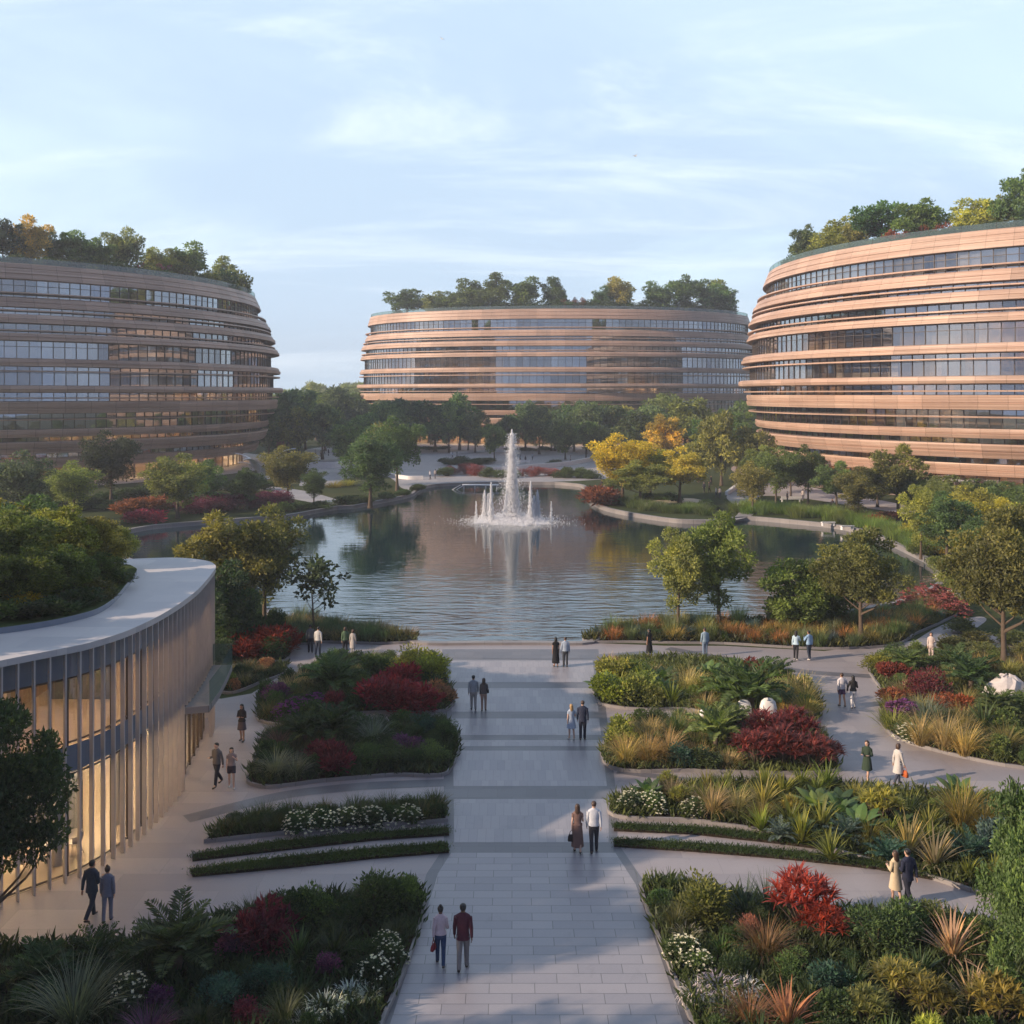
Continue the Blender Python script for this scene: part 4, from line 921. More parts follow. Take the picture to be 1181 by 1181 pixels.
plants_in(R3, [(728,936,'whiteflower',.8,G_DK,'white flowering shrub',1.2),(752,938,'whiteflower',.85,G_MD,'white flowering shrub',1.2),(800,942,'whiteflower',.7,G_MD,'white flowering shrub',1.1),
    (822,944,'grass',1.25,STRAW,'straw coloured arching grass',1.6),(850,942,'grass',1.2,STRAW,'straw coloured arching grass',1.5),(775,925,'grass',1.0,(.16,.11,.08),'straw coloured arching grass',1.4),(880,935,'spiky',1.3,(.24,.20,.06),'straw coloured spiky plant',1.6),
    (878,962,'spiky',1.0,YG,'lime green spiky plant',1.3),(925,975,'spiky',1.2,(.18,.19,.03),'lime green spiky plant',1.4),(958,995,'spiky',1.1,YG,'lime green spiky plant',1.4),(900,972,'cycad',.8,BLUE,'blue grey cycad',1.2),(975,975,'cycad',1.0,BLUE,'blue grey cycad',1.5),(990,965,'broad',1.2,G_MD,'broad leaved green plant',1.8),
    (1048,990,'spiky',1.6,(.24,.20,.10),'tall straw coloured spiky plant',1.7),(1078,1005,'spiky',1.5,(.24,.20,.10),'tall straw coloured spiky plant',1.6),(1110,960,'grass',1.7,(.17,.14,.035),'golden arching grass',2.0),(1135,965,'grass',1.5,(.17,.14,.035),'golden arching grass',1.8),
    (940,940,'broad',1.1,G_LT,'broad leaved green plant',1.7),(968,936,'broad',.9,G_MD,'broad leaved green plant',1.7),(1015,950,'cordy',1.3,(.15,.14,.03),'golden green rosette shrub',1.8),(1025,1000,'cycad',1.0,TEAL,'blue grey cycad',1.6),(1120,1000,'cycad',1.2,TEAL,'blue grey cycad',1.8),(1150,985,'shrub',1.4,BLUE,'blue green leafy shrub',1.8)],
    [(3,'spiky',(.8,1.2),YG,'lime green spiky plant'),(2,'cordy',(.8,1.2),(.13,.13,.03),'golden green rosette shrub'),(2,'broad',(.8,1.2),G_MD,'broad leaved green plant'),(1.5,'grass',(.8,1.2),(.20,.16,.05),'straw coloured arching grass'),(1,'shrub',(.7,1.0),G_LT,'bright leafy shrub')], pl, 52, .95, inset=.3, clear=((1000,916,1.3),(1040,920,1.9)))
# garden islands left of the walkway
B3a = bed([(287,903),(298,872),(312,846),(425,838),(515,836),(515,893),(455,895),(370,902),(310,909)], cover=(.026,.04,.018), dens=24)
plants_in(B3a, [(388,893,'redshrub',1.6,MAG,'magenta leaved shrub',1.8),(372,880,'redshrub',1.2,MAG,'magenta leaved shrub',1.5),(385,860,'palm',2.2,G_DK,'dark feathery palm',3.0),(352,862,'palm',1.9,G_DK,'dark feathery palm',2.7),(318,897,'grass',1.1,(.14,.15,.11),'pale green arching grass',1.7),(340,900,'grass',1.0,(.13,.14,.10),'pale green arching grass',1.6),(322,868,'grass',1.1,(.13,.085,.095),'pinkish arching grass',1.5),
    (430,862,'grass',1.4,(.09,.12,.09),'pale green arching grass',1.8),(425,885,'fineshrub',1.2,G_MD,'fine leaved green shrub',2.0),(450,885,'fineshrub',1.1,G_MD,'fine leaved green shrub',2.0),(470,870,'shrub',1.0,PURP,'dark purple shrub',1.6),(490,850,'fineshrub',1.1,TEAL,'deep blue green shrub',1.7),(500,880,'fineshrub',1.1,G_MD,'fine leaved green shrub',1.8)],
    [(3,'fineshrub',(.8,1.2),G_DK,'fine leaved green shrub'),(2,'shrub',(.8,1.1),G_DK,'dark leafy shrub'),(2,'lowgrass',(.6,.9),(.06,.065,.035),'olive grass tuft')], 'the shaded island bed', 34, 1.0, inset=.55)
B3b = bed([(300,832),(302,805),(330,788),(365,768),(400,763),(470,765),(502,763),(514,785),(514,820),(420,823),(350,838)], cover=(.035,.05,.02), dens=20)
plants_in(B3b, [(383,805,'palm',2.7,G_MD,'tall feathery palm',3.6),(445,818,'redshrub',2.0,(.13,.016,.026),'large crimson shrub',3.0),(480,820,'redshrub',1.8,(.13,.016,.024),'large crimson shrub',2.8),(460,800,'redshrub',1.9,(.14,.018,.028),'large crimson shrub',2.8),(503,812,'redshrub',1.4,BRONZE,'bronze leaved shrub',1.9),(472,782,'upright',2.1,YG,'upright golden green shrub',2.2),(497,788,'upright',2.2,YG,'upright golden green shrub',2.3),(435,782,'shrub',1.7,G_MD,'leafy green shrub',2.4),
    (342,826,'purpleflower',.9,G_DK,'purple flowering shrub',1.7),(362,820,'purpleflower',.9,G_DK,'purple flowering shrub',1.6),(330,830,'purpleflower',.8,G_DK,'purple flowering shrub',1.5),(385,822,'redshrub',1.4,MAG,'dark crimson shrub',1.6),(318,810,'shrub',1.2,PURP,'dark purple shrub',1.8),(350,790,'lowgrass',.9,STRAW,'straw grass tuft',1.6),(335,797,'lowgrass',.8,STRAW,'straw grass tuft',1.5)],
    [(2,'fineshrub',(.8,1.3),G_MD,'fine leaved green shrub'),(2,'shrub',(.8,1.2),G_DK,'dark leafy shrub'),(2,'lowgrass',(.6,.9),(.09,.085,.035),'olive grass tuft')], 'the island bed', 30, 1.25)
B4 = bed([(248,797),(252,778),(290,768),(328,768),(327,778),(300,788),(268,800)], cover=(.028,.04,.018), dens=18)
plants_in(B4, [(262,795,'upright',1.1,G_LT,'bright green shrub',1.0)], [(2,'shrub',(.8,1.2),G_DK,'dark leafy shrub'),(2,'lowgrass',(.6,.9),(.12,.10,.05),'olive grass tuft'),(1,'shrub',(.6,.9),BRONZE,'bronze leaved shrub')], 'the bed beside the pavilion', 15, 1.3)
# gardens right of the walkway
R1 = bed([(692,812),(691,778),(705,763),(800,760),(880,772),(930,792),(946,812),(944,832),(930,838),(840,836),(800,820),(735,819)], cover=(.06,.075,.025), dens=20)
pl = 'the palm garden bed'
plants_in(R1, [(866,826,'palm',3.3,G_MD,'tall feathery palm',4.2),(838,815,'palm',2.2,G_LT,'tall feathery palm',3.0),(706,812,'shrub',1.8,YG,'golden green leafy shrub',2.4),(728,812,'shrub',1.6,YG,'golden green leafy shrub',2.3),(710,788,'shrub',1.8,YG,'golden green leafy shrub',2.4),(750,808,'shrub',1.6,(.10,.12,.035),'golden green leafy shrub',2.3),(735,788,'upright',1.5,G_LT,'upright green shrub',2.0),(790,800,'lowgrass',1.1,(.26,.19,.08),'golden grass tuft',1.9),(775,815,'spiky',1.3,YG,'lime green spiky plant',1.8),(795,792,'lowgrass',1.0,STRAW,'golden grass tuft',2.2),
    (870,782,'redshrub',1.3,RED,'small dark red shrub',1.7),(910,812,'grass',1.6,STRAW,'straw arching grass',2.2),(928,815,'grass',1.6,STRAW,'straw arching grass',2.2),(930,830,'grass',1.3,(.33,.24,.08),'straw arching grass',1.9),(905,835,'grass',1.1,(.32,.22,.04),'straw arching grass',1.6),(895,790,'palm',1.6,G_MD,'tall feathery palm',2.2),(840,788,'upright',1.4,G_MD,'upright green shrub',2.0)],
    [(3,'shrub',(.9,1.4),(.09,.11,.03),'golden green leafy shrub'),(2,'broad',(.9,1.4),G_MD,'broad leaved green plant'),(2,'spiky',(.8,1.2),YG,'lime green spiky plant'),(1.5,'lowgrass',(.8,1.1),STRAW,'golden grass tuft')], pl, 36, 1.35, clear=((750,770,2.4),(813,770,2.6)))
R2 = bed([(706,887),(703,848),(735,834),(790,834),(850,842),(935,842),(962,872),(962,890),(900,893),(800,890)], cover=(.055,.07,.025), dens=22)
pl = 'the red shrub bed'
plants_in(R2, [(872,884,'cordy',1.5,RED,'dark red leafy shrub',2.4),(905,884,'cordy',1.6,RED,'dark red leafy shrub',2.5),(937,888,'cordy',1.4,RED,'dark red leafy shrub',2.3),(885,866,'cordy',1.7,RED,'dark red leafy shrub',2.4),(915,862,'cordy',1.7,RED,'dark red leafy shrub',2.4),(950,884,'cordy',1.1,RED,'dark red leafy shrub',1.8),(826,868,'palm',2.5,(.09,.11,.035),'feathery golden palm',3.2),(846,856,'palm',2.0,G_MD,'feathery golden palm',2.6),
    (722,884,'grass',1.4,(.28,.21,.08),'straw arching grass',1.9),(748,884,'grass',1.3,(.26,.19,.06),'straw arching grass',1.9),(770,878,'grass',1.4,STRAW,'straw arching grass',2.0),(718,862,'shrub',1.5,YG,'golden green leafy shrub',2.0),(745,860,'lowgrass',1.1,(.28,.20,.07),'golden grass tuft',2.0),(790,885,'shrub',1.1,TEAL,'deep green leafy shrub',1.6),(815,888,'shrub',1.0,G_DK,'deep green leafy shrub',1.6),(780,855,'grass',1.6,G_LT,'green arching grass',2.0)],
    [(2,'shrub',(.8,1.1),G_MD,'leafy green shrub'),(2,'lowgrass',(.7,1.0),STRAW,'golden grass tuft'),(1,'spiky',(.7,1.0),YG,'lime green spiky plant')], pl, 22, 1.15)
R5 = bed([(1003,772),(1022,758),(1060,752),(1110,758),(1181,772),(1330,795),(1330,890),(1240,892),(1160,884),(1085,868),(1035,852),(1017,832),(1022,805)], cover=(.065,.08,.027), dens=16)
pl = 'the mixed eastern bed'
plants_in(R5, [(1072,806,'fineshrub',1.9,(.10,.024,.028),'rounded dark red shrub',3.2),(1030,785,'redshrub',1.3,(.13,.03,.02),'dark red leafy shrub',1.8),(1098,822,'redshrub',1.2,(.18,.055,.025),'orange red shrub',2.0),(1030,812,'redshrub',1.0,(.17,.06,.03),'orange red shrub',2.0),(1102,782,'palm',2.0,G_MD,'feathery green palm',3.2),(1120,800,'palm',2.4,G_MD,'feathery green palm',3.4),(1045,775,'palm',1.5,G_LT,'feathery green palm',3.0),
    (1062,862,'grass',1.5,(.30,.24,.10),'straw arching grass',2.0),(1090,868,'grass',1.8,STRAW,'straw arching grass',2.2),(1112,874,'grass',1.6,(.31,.24,.10),'straw arching grass',2.0),(1042,828,'purpleflower',.9,PURP,'purple flowering shrub',2.0),(1030,842,'lowgrass',1.0,YG,'lime green grass tuft',2.0),(1050,855,'whiteflower',.8,G_MD,'pale flowering shrub',1.6),(1135,845,'spiky',1.5,G_MD,'green strappy spiky plant',2.2),(1160,870,'grass',1.3,(.19,.15,.04),'golden arching grass',2.2),(1150,830,'palm',1.8,G_LT,'feathery green palm',2.6),(1015,775,'upright',1.3,YG,'lime green shrub',1.8),(1070,840,'grass',1.7,GREY,'grey arching grass',2.0)],
    [(2,'shrub',(.9,1.4),G_LT,'bright leafy green shrub'),(2,'lowgrass',(.8,1.2),(.20,.17,.06),'golden grass tuft'),(2,'fineshrub',(.8,1.2),G_MD,'fine leaved green shrub'),(1.5,'grass',(.9,1.4),STRAW,'straw arching grass')], pl, 44, 1.5, clear=((1074,772,2.6),))
# banks by the near shore
R6 = bed([(675,740),(690,730),(730,722),(790,718),(900,718),(1000,712),(1060,706),(1100,706),(1090,716),(1055,732),(1030,745),(950,749),(835,743),(775,742),(720,741)], cover=(.05,.055,.02), dens=12, ch=.4)
pl = 'the shore bed'
plants_in(R6, [], [(3,'reed',(.9,1.3),(.075,.10,.045),'green reed clump'),(3,'lowgrass',(.7,1.1),(.26,.13,.05),'rusty grass tuft'),(2,'lowgrass',(.8,1.1),(.22,.18,.06),'golden grass tuft'),(1.5,'reed',(.7,1.0),(.035,.065,.07),'blue green reed clump'),(1,'shrub',(.6,.9),G_MD,'low green shrub')], pl, 84, 1.25, inset=.3)
LB = bed([(332,744),(325,726),(345,717),(400,724),(455,731),(476,736),(478,741),(430,743),(380,741)], cover=(.05,.06,.03), dens=14, ch=.4)
plants_in(LB, [], [(3,'reed',(.8,1.3),(.05,.075,.045),'green reed clump'),(2,'lowgrass',(.8,1.1),(.22,.17,.09),'straw grass tuft')], 'the reed bank', 30, 1.1, inset=.2)
B5 = bed([(245,770),(250,720),(290,712),(325,720),(328,742),(330,762),(290,766)], cover=(.026,.036,.016), dens=10)
plants_in(B5, [(300,755,'redshrub',2.3,(.12,.022,.015),'tall scarlet shrub',3.6),(318,752,'redshrub',2.1,(.12,.022,.015),'tall scarlet shrub',3.2),(290,762,'redshrub',1.6,(.12,.02,.015),'tall scarlet shrub',2.6)], [(2,'shrub',(1.4,2.2),G_DK,'tall dark green shrub'),(2,'fineshrub',(1.2,2.0),G_DK,'dark fine leaved shrub')], 'the lakeside bed', 16, 1.9)

# ------------------------------------------------------------------ trees: pixel of the foot, row of the top, crown width in pixels
def tree(key, px, py, top, w, col, look, place, z=0.0, group=None, Y=None):
    p_ = at(px, py, z) if Y is None else np.array([(px-CX)*Y/F, Y, z]); Y = p_[1]; hh = (H - z) - (top-HY)*Y/F
    return put(key, (p_[0], p_[1], z), hh, col, look, place, 'tree', group, wid=w*Y/F*1.16)
OL=(.075,.085,.028); SUNY=(.105,.108,.027); GOLD=(.27,.21,.016)
# around the pavilion and near shore
tree('neartree', -8,1122, 800, 142, (.028,.045,.022), 'dark leafy tree at the frame edge', '=in front of the pavilion glass')
tree('tree', 258,738, 588, 110, OL, 'broad olive green tree', '=behind the pavilion roof by the lake')
tree('tree', 305,726, 583, 100, (.085,.095,.028), 'broad olive green tree', '=behind the pavilion roof by the lake')
tree('open', 362,735, 630, 68, (.035,.055,.030), 'slender open tree with big dark leaves', '=at the lake shore')
tree('bushy', 265,752, 648, 90, G_DK, 'dense dark tree', '=beside the far pavilion corner')
tree('tree', 782,727, 610, 66, OL, 'slim olive tree', '=on the near shore bed, lighter of a close pair')
tree('tree', 829,724, 590, 84, (.060,.075,.022), 'larger olive tree', '=on the near shore bed, touching a slimmer one')
tree('bushy', 918,724, 640, 86, (.065,.080,.022), 'low bushy olive tree', '=on the near shore bed')
tree('neartree', 993,740, 606, 92, (.075,.085,.028), 'spreading olive tree', '=on the near shore bed above two people in blue')
tree('bushy', 960,722, 650, 60, (.040,.055,.02), 'small dark bushy tree', '=between two olive trees of the shore bed')
tree('neartree', 1158,775, 578, 112, (.075,.095,.028), 'tall green tree', '=beside the boardwalk, cropped at its right')
tree('neartree', 1210,700, 560, 90, (.060,.080,.030), 'tall green tree', '=behind the boardwalk tree at the frame edge')
tree('nearbushy', 1190,1185, 880, 104, (.066,.082,.030), 'narrow leaved tree', '=cropped by the frame beside the near sunny bed')
put('pinkflower', (*at(1072,700)[:2],0), 1.9, (.13,.05,.04), 'rose pink flowering shrub', '=by the boardwalk on the lake shore', wid=4.6)
put('pinkflower', (*at(1090,708)[:2],0), 1.6, (.13,.06,.05), 'smaller rose pink flowering shrub', '=by the boardwalk on the lake shore', wid=3.6)
put('redshrub', (*at(185,668)[:2],0), 2.2, (.15,.02,.03), 'crimson shrub', '=behind the white pavilion roof', wid=4.5)
# right bank in front of the right building
pl = '=at the foot of the sunlit building'
for a in [(868,592,532,50,OL),(895,584,515,52,(.06,.08,.025)),(932,582,513,46,(.06,.075,.025)),(912,576,520,40,G_MD),(990,602,538,56,(.08,.10,.035)),(1036,600,510,66,OL),(1012,585,540,44,OL)]: tree('tree', *a[:4], a[4], 'young green tree', pl)
pl = '=on the bank right of the lake'
for a in [(1062,645,560,50,SUNY),(1092,650,568,66,G_MD),(1118,632,560,62,SUNY),(1150,640,572,60,(.15,.13,.022)),(1175,630,580,60,(.12,.12,.03)),(1130,660,600,50,G_MD),(1085,610,556,44,OL),(1150,600,556,50,OL)]: tree('tree', *a[:4], a[4], 'small yellow tree' if a[4][0] > .14 else 'small green tree', pl)
# island on the far right shore
tree('tree', 718,577, 500, 72, (.20,.17,.018), 'bright yellow autumn tree', '=on the lake peninsula')
tree('tree', 750,573, 512, 48, (.13,.125,.022), 'yellow green autumn tree', '=on the lake peninsula behind the olive tree')
tree('tree', 738,582, 530, 62, (.10,.105,.03), 'olive tree', '=before the yellow trees of the peninsula')
tree('tree', 784,580, 514, 62, (.17,.15,.028), 'yellow green spreading tree', '=on the lake peninsula')
put('redshrub', (*at(690,582)[:2],0), 4.0, (.17,.065,.04), 'salmon red shrub', '=on the peninsula shore beside the fountain', wid=7.5)
pl = '=behind the peninsula'
for a in [(832,560,468,56,OL),(866,560,488,48,OL),(748,530,470,62,(.04,.06,.022)),(790,530,458,66,(.055,.075,.025)),(815,535,476,44,G_MD),(772,520,452,50,(.07,.085,.03)),(720,522,468,52,(.075,.08,.022)),(700,520,482,44,G_MD),(840,530,468,44,G_MD),(860,520,462,44,G_MD)]: tree('fartree', *a[:4], a[4], 'green park tree', pl)
tree('fartree', 768,535, 474, 44, (.14,.125,.022), 'yellow crowned park tree', pl)
# far shore, in front of the oval building
pl = '=before the oval building'
for a in [(460,512,458,50),(502,514,458,58),(530,506,453,42),(606,512,458,42),(640,520,470,40),(662,512,458,40),(690,512,470,42),(480,508,462,40),(720,508,470,40)]: tree('fartree', a[0], max(a[1], 519+a[0] % 5), *a[2:4], (.032,.052,.024), 'dark green park tree', pl)
for a in [(446,506,462,44),(518,500,462,36),(548,500,470,34),(585,506,478,30),(622,508,466,38),(676,508,462,44),(705,512,466,44),(735,512,464,46),(652,530,486,30),(676,530,484,34),(636,500,470,36),(755,510,466,40),(690,530,490,36),(540,508,474,30)]: tree('fartree', a[0], max(a[1], 520+a[0] % 6), *a[2:4], (.045,.068,.028), 'green park tree', pl)
tree('fartree', 570,532, 488, 32, (.05,.07,.03), 'small park tree', '=behind the fountain spray')
pl = '=on the left lake shore'
for a in [(427,586,500,74),(458,566,480,62)]: tree('tree', *a[:4], (.040,.062,.026), 'rounded green tree', pl)
for a in [(332,580,514,60,(.085,.085,.03)),(362,584,540,36,G_DK),(205,598,524,66,OL),(238,590,530,46,G_MD),(128,584,496,64,(.025,.038,.022)),(20,610,520,76,(.04,.06,.03)),(85,600,532,66,OL)]: tree('tree', *a[:4], a[4], 'leafy shore tree', '=before the shaded building')
pl = '=in the park behind the left shore'
for a in [(330,522,452,54),(352,518,448,52),(388,512,446,62),(415,508,452,56),(310,530,462,50),(375,520,462,44),(440,512,462,50),(400,530,480,46)]: tree('fartree', *a[:4], (.035,.055,.028), 'dark park tree', pl)
for a in [(345,530,470,44,OL),(372,530,466,46,G_MD),(425,525,472,50,G_MD),(470,520,478,40,G_MD),(440,560,488,46,OL),(405,545,486,48,G_MD),(318,512,456,44,(.06,.08,.03)),(365,508,450,46,(.06,.08,.03)),(402,506,452,46,(.06,.08,.03))]: tree('fartree', *a[:4], a[4], 'leafy park tree', pl)
for a in [(60,590,545,60,G_MD),(285,588,540,44,G_MD),(-10,590,535,70,G_MD)]: tree('tree', *a[:4], a[4], 'leafy shore tree', '=before the shaded building')
for a in [(880,570,512,46,OL),(965,590,530,50,G_MD),(1060,600,545,50,G_MD),(1090,605,548,54,OL),(1130,605,552,54,G_MD),(1170,610,556,60,G_MD),(850,545,480,46,G_MD),(806,556,500,40,OL)]: tree('tree', *a[:4], a[4], 'young green tree', '=at the foot of the sunlit building')
for i, (x, y) in enumerate([(325,500),(345,494),(362,498),(380,492),(398,494),(412,490),(340,488),(370,486),(405,484)]): tree('fartree', x, y, 446-i % 3*3, 34, (.075,.095,.04), 'pale distant park tree', '=in the gap between shaded and oval buildings')
# shrubs and flowering masses on the far shores
def row(key, pts, hh, wid, col, look, place):
    for x, y in pts: put(key, (*at(x, y)[:2], 0), hh*(.85+.3*rng.random()), col, look, place, wid=wid*(.85+.3*rng.random()))
row('redshrub', [(150,592),(166,590),(182,588)], 2.6, 4.5, (.17,.065,.035), 'orange red shrub', '=on the left lake shore')
row('redshrub', [(156,603),(172,602)], 2.0, 4.0, (.20,.03,.06), 'crimson shrub', '=on the left lake shore')
row('fineshrub', [(218,592),(236,592),(254,590),(272,588),(290,586),(308,584),(322,582)], 2.7, 5.6, (.10,.022,.06), 'purple magenta shrub', '=on the left lake shore')
row('fineshrub', [(520,547),(536,547),(548,548)], 2.6, 4.8, (.13,.035,.045), 'wine red shrub', '=on the far lake edge')
row('fineshrub', [(602,549),(618,549),(634,549)], 2.2, 4.8, (.15,.045,.045), 'pinkish red shrub', '=on the far lake edge')
row('shrub', [(514,549),(562,550),(576,551),(650,551),(666,551),(682,552),(590,551)], 2.4, 4.2, G_MD, 'rounded green shrub', '=on the far lake edge')
row('shrub', [(518,536),(532,535),(546,536),(560,535)], 2.0, 5.5, G_DK, 'clipped dark green shrub', '=on the far plaza')
row('shrub', [(640,536),(590,520),(610,520),(630,519),(650,519),(480,518),(495,519),(510,518)], 1.3, 5.5, G_DK, 'low dark hedge shrub', '=on the far plaza')
row('shrub', [(800,588),(815,587),(775,578),(760,576),(742,575)], 1.4, 3.4, G_MD, 'rounded green shrub', '=on the peninsula')
row('shrub', [(330,590),(345,588),(370,586),(400,582),(420,580),(445,576),(465,572),(482,566),(408,578)], 1.4, 3.6, G_MD, 'low green shore shrub', '=on the left lake edge')
row('lowgrass', [(320,560),(335,556),(385,562),(400,560)], 1.4, 4.5, (.17,.14,.03), 'yellow green grass tuft', '=behind the left lake edge')
row('shrub', [(120,580),(140,576),(165,574),(190,570),(215,572),(240,570),(262,566),(285,568),(305,565),(100,586),(80,590)], 2.0, 5.2, G_DK, 'low dark shrub', '=at the foot of the shaded building')
row('shrub', [(130,588),(200,584),(225,580),(255,579),(280,577),(300,576)], 1.8, 4.6, G_MD, 'rounded green shrub', '=before the shaded building')
row('fineshrub', [(322,518),(334,516)], 4.0, 7.5, (.10,.04,.05), 'wine red park shrub', '=beside the shaded building')
pl = '=on the right lake edge'
pts = []
for i in range(60):
    f = i/59; x = 850+(1068-850)*f; y = np.interp(x, [850,912,960,1000,1040,1072,1086], [594,598,603,611,629,645,658]); pts.append((x+rng.normal(0,3), y-2-rng.random()*7))
row('reed', pts, 1.5, 2.6, (.085,.125,.032), 'green reed clump', pl)
pts = [(700+i*6.0, np.interp(700+i*6.0, [690,740,800,822],[580,590,596,597])-1-rng.random()*4) for i in range(20)]
row('reed', pts, 1.3, 2.4, (.06,.085,.03), 'green reed clump', '=on the peninsula edge')
row('fineshrub', [(1065,640),(1085,660),(1100,672),(1110,690)], 2.0, 4.0, (.09,.11,.03), 'bright green shrub', '=right of the lake end')
row('fineshrub', [(1050,622),(1095,640)], 2.4, 4.0, (.2,.16,.02), 'golden yellow shrub', '=right of the lake')
row('shrub', [(1120,745),(1110,730),(1135,760),(1180,760),(1100,750),(1165,742)], 1.3, 2.6, (.07,.08,.03), 'green shrub', '=beside the boardwalk')
row('lowgrass', [(1105,765),(1125,772),(1150,778),(1180,770)], .9, 1.8, (.22,.16,.06), 'golden grass tuft', '=beside the boardwalk')
row('redshrub', [(1008,606),(1025,600)], 1.8, 3.4, (.15,.045,.03), 'red shrub', '=before the sunlit building')
# rooftop wood of the pavilion
pl = '=on the pavilion roof'
zr = PZ+.22
for a in [(112,662,592,70,(.09,.10,.028)),(64,668,580,90,(.13,.13,.028)),(12,684,588,100,(.06,.08,.025)),(136,650,604,44,OL),(40,650,572,100,(.05,.07,.025)),(80,690,628,62,(.05,.065,.02)),(40,698,632,76,(.06,.075,.02)),(-20,708,630,84,(.05,.07,.02)),(116,676,636,46,(.045,.06,.02)),(0,650,575,90,(.10,.10,.02)),(-60,700,590,120,OL),(-110,690,570,140,OL),(-60,650,560,120,G_MD)]:
    tree('bushy', *a[:4], a[4], 'bushy roof tree', pl, z=zr)
for x, y, hh, col, look in [(12,712,.8,G_LT,'low bright green roof shrub'),(45,711,.7,G_DK,'low dark roof shrub'),(68,706,.7,G_DK,'low dark roof shrub'),(92,697,.8,G_DK,'low dark roof shrub'),(110,688,.8,OL,'low dark roof shrub'),(126,672,.9,G_MD,'low dark roof shrub'),(25,704,1.0,GOLD,'golden yellow roof shrub'),(-20,716,.8,G_MD,'low dark roof shrub')]:
    p_ = at(x, y, zr); put('shrub', p_, hh, col, look, pl, 'shrub', wid=1.9)
# unseen trees added on the roof outside the frame, to shade the promenade
for x, y, hh, w in [(-23.5,27,4.6,5.5),(-26,31.5,5.0,6),(-25,22,5.0,6),(-29,26,5.5,6.5),(-22.5,34.5,4.4,4.5),(-31,33,5.5,6.5),(-30,20.5,5.2,6)]:
    put('bushy', (x, y, zr), hh, OL, 'roof tree', '=on the near pavilion roof beyond the frame', 'tree', wid=w)
for x, y, hh, w in [(-20,16.5,11.5,7.5),(-27,12,13,8.5),(-24,8,13,8)]: put('tree', (x, y, 0), hh, OL, 'tall unseen shading tree', '=before the near pavilion end beyond the frame', 'tree', wid=w)  # unseen ground trees, added to shade the near walkway
# roof gardens of the three buildings
def rooftree(D, key, px, top, w, col, look, place, inset=5):
    inset += 4.5
    x, y, z = roof_pt(D, px, inset); hh = (H-z)-(top-HY)*y/F
    put(key, (x, y, z), hh, col, look, place, 'tree', wid=w*y/F*1.12)
pl = '=on the shaded building roof'
for a in [(-20,248,60,G_DK),(8,250,48,(.02,.035,.02)),(40,249,52,(.15,.12,.04)),(70,268,34,G_DK),(95,264,56,G_MD),(146,260,50,(.06,.08,.035)),(120,275,40,G_MD),(185,284,40,OL),(220,279,58,(.06,.08,.03)),(205,288,34,OL),(262,297,42,OL)]: rooftree(DL, 'rooftree', *a[:3], a[3], 'roof garden tree', pl, 5 if a[0] < 240 else 4)
pl = '=on the sunlit building roof'
for a in [(925,256,40,G_MD),(962,252,62,(.12,.13,.035)),(1012,226,62,(.04,.07,.022)),(1060,226,64,(.04,.07,.022)),(1122,228,56,(.12,.13,.03)),(1150,222,40,OL),(1180,190,62,(.035,.06,.022)),(990,244,46,OL),(1220,205,60,G_MD)]: rooftree(DR, 'rooftree', *a[:3], a[3], 'roof garden tree', pl, 5 if a[0] > 940 else 3)
for x in (1025,1045,1065,1085): rooftree(DR, 'roofbush', x, 262-(x-1025)*.14, 26, (.16,.05,.03), 'reddish brown roof shrub', pl, 3)
for D_, xs, y0, y1, pl2 in ((DL, range(-10,290,17), 303, 322, '=on the shaded building roof'), (DR, range(915,1200,19), 296, 258, '=on the sunlit building roof')):
    for i_, x in enumerate(xs): rooftree(D_, 'roofbush', x, y0+(y1-y0)*(i_/len(xs))-rng.random()*10-4, 34, [G_MD,OL,G_DK,(.10,.11,.03)][i_ % 4], 'low green roof shrub', pl2, -.5)
for x in (168,186,200): rooftree(DL, 'roofbush', x, 300+(x-168)*.12, 26, (.16,.03,.07), 'magenta roof shrub', '=on the shaded building roof', 3)
pl = '=on the oval building roof'
for a in [(465,333,52,G_MD),(495,336,36,OL),(515,334,36,G_MD),(540,322,50,G_MD),(568,316,46,(.04,.06,.022)),(600,319,48,G_MD),(635,319,34,(.035,.055,.02)),(720,318,44,(.12,.12,.035)),(700,330,30,G_DK),(765,324,46,G_MD),(797,314,48,(.04,.06,.022)),(830,326,50,G_MD),(850,322,46,OL),(864,330,34,G_MD)]: rooftree(DC, 'rooftree', *a[:3], a[3], 'roof garden tree', pl, 5)
for x in range(505,860,22): rooftree(DC, 'roofbush', x, 344, 30, G_MD, 'low green roof shrub', pl, 2.6)
for x in (655,666,676): rooftree(DC, 'roofbush', x, 341, 11, (.13,.05,.035), 'small reddish roof shrub', pl, 1.9)
name_plants()
hide_protos()

# ------------------------------------------------------------------ far hills with woods
m, t, o = newmat('wooded hill'); c = ramp(t, noise(t, .03, 8, None, .7), [(.3,(.02,.035,.016)),(.7,(.06,.075,.03))]); p = pbsdf(t, c, .95, .1); bump(t, p, noise(t, .12, 6), 1.0, 4); t.links.new(p.outputs[0], o.inputs[0]); HILL = m
gx = np.linspace(-1600,1600,90); gy = np.linspace(620,1700,30); X, Yg = np.meshgrid(gx, gy)
Z = 19*np.exp(-((Yg-1050)/330)**2)*(1+.5*np.sin(X/140+1)+.3*np.sin(X/61+2)) - 1
i = np.arange(29)[:,None]*90; k = np.arange(89)[None]
struct(MB().add(np.c_[X.ravel(), Yg.ravel(), Z.ravel()], np.stack([i+k,i+k+1,i+91+k,i+90+k],-1).reshape(-1,4)).build('hills', HILL, smooth=True))
mb = MB(); r = np.random.default_rng(4)
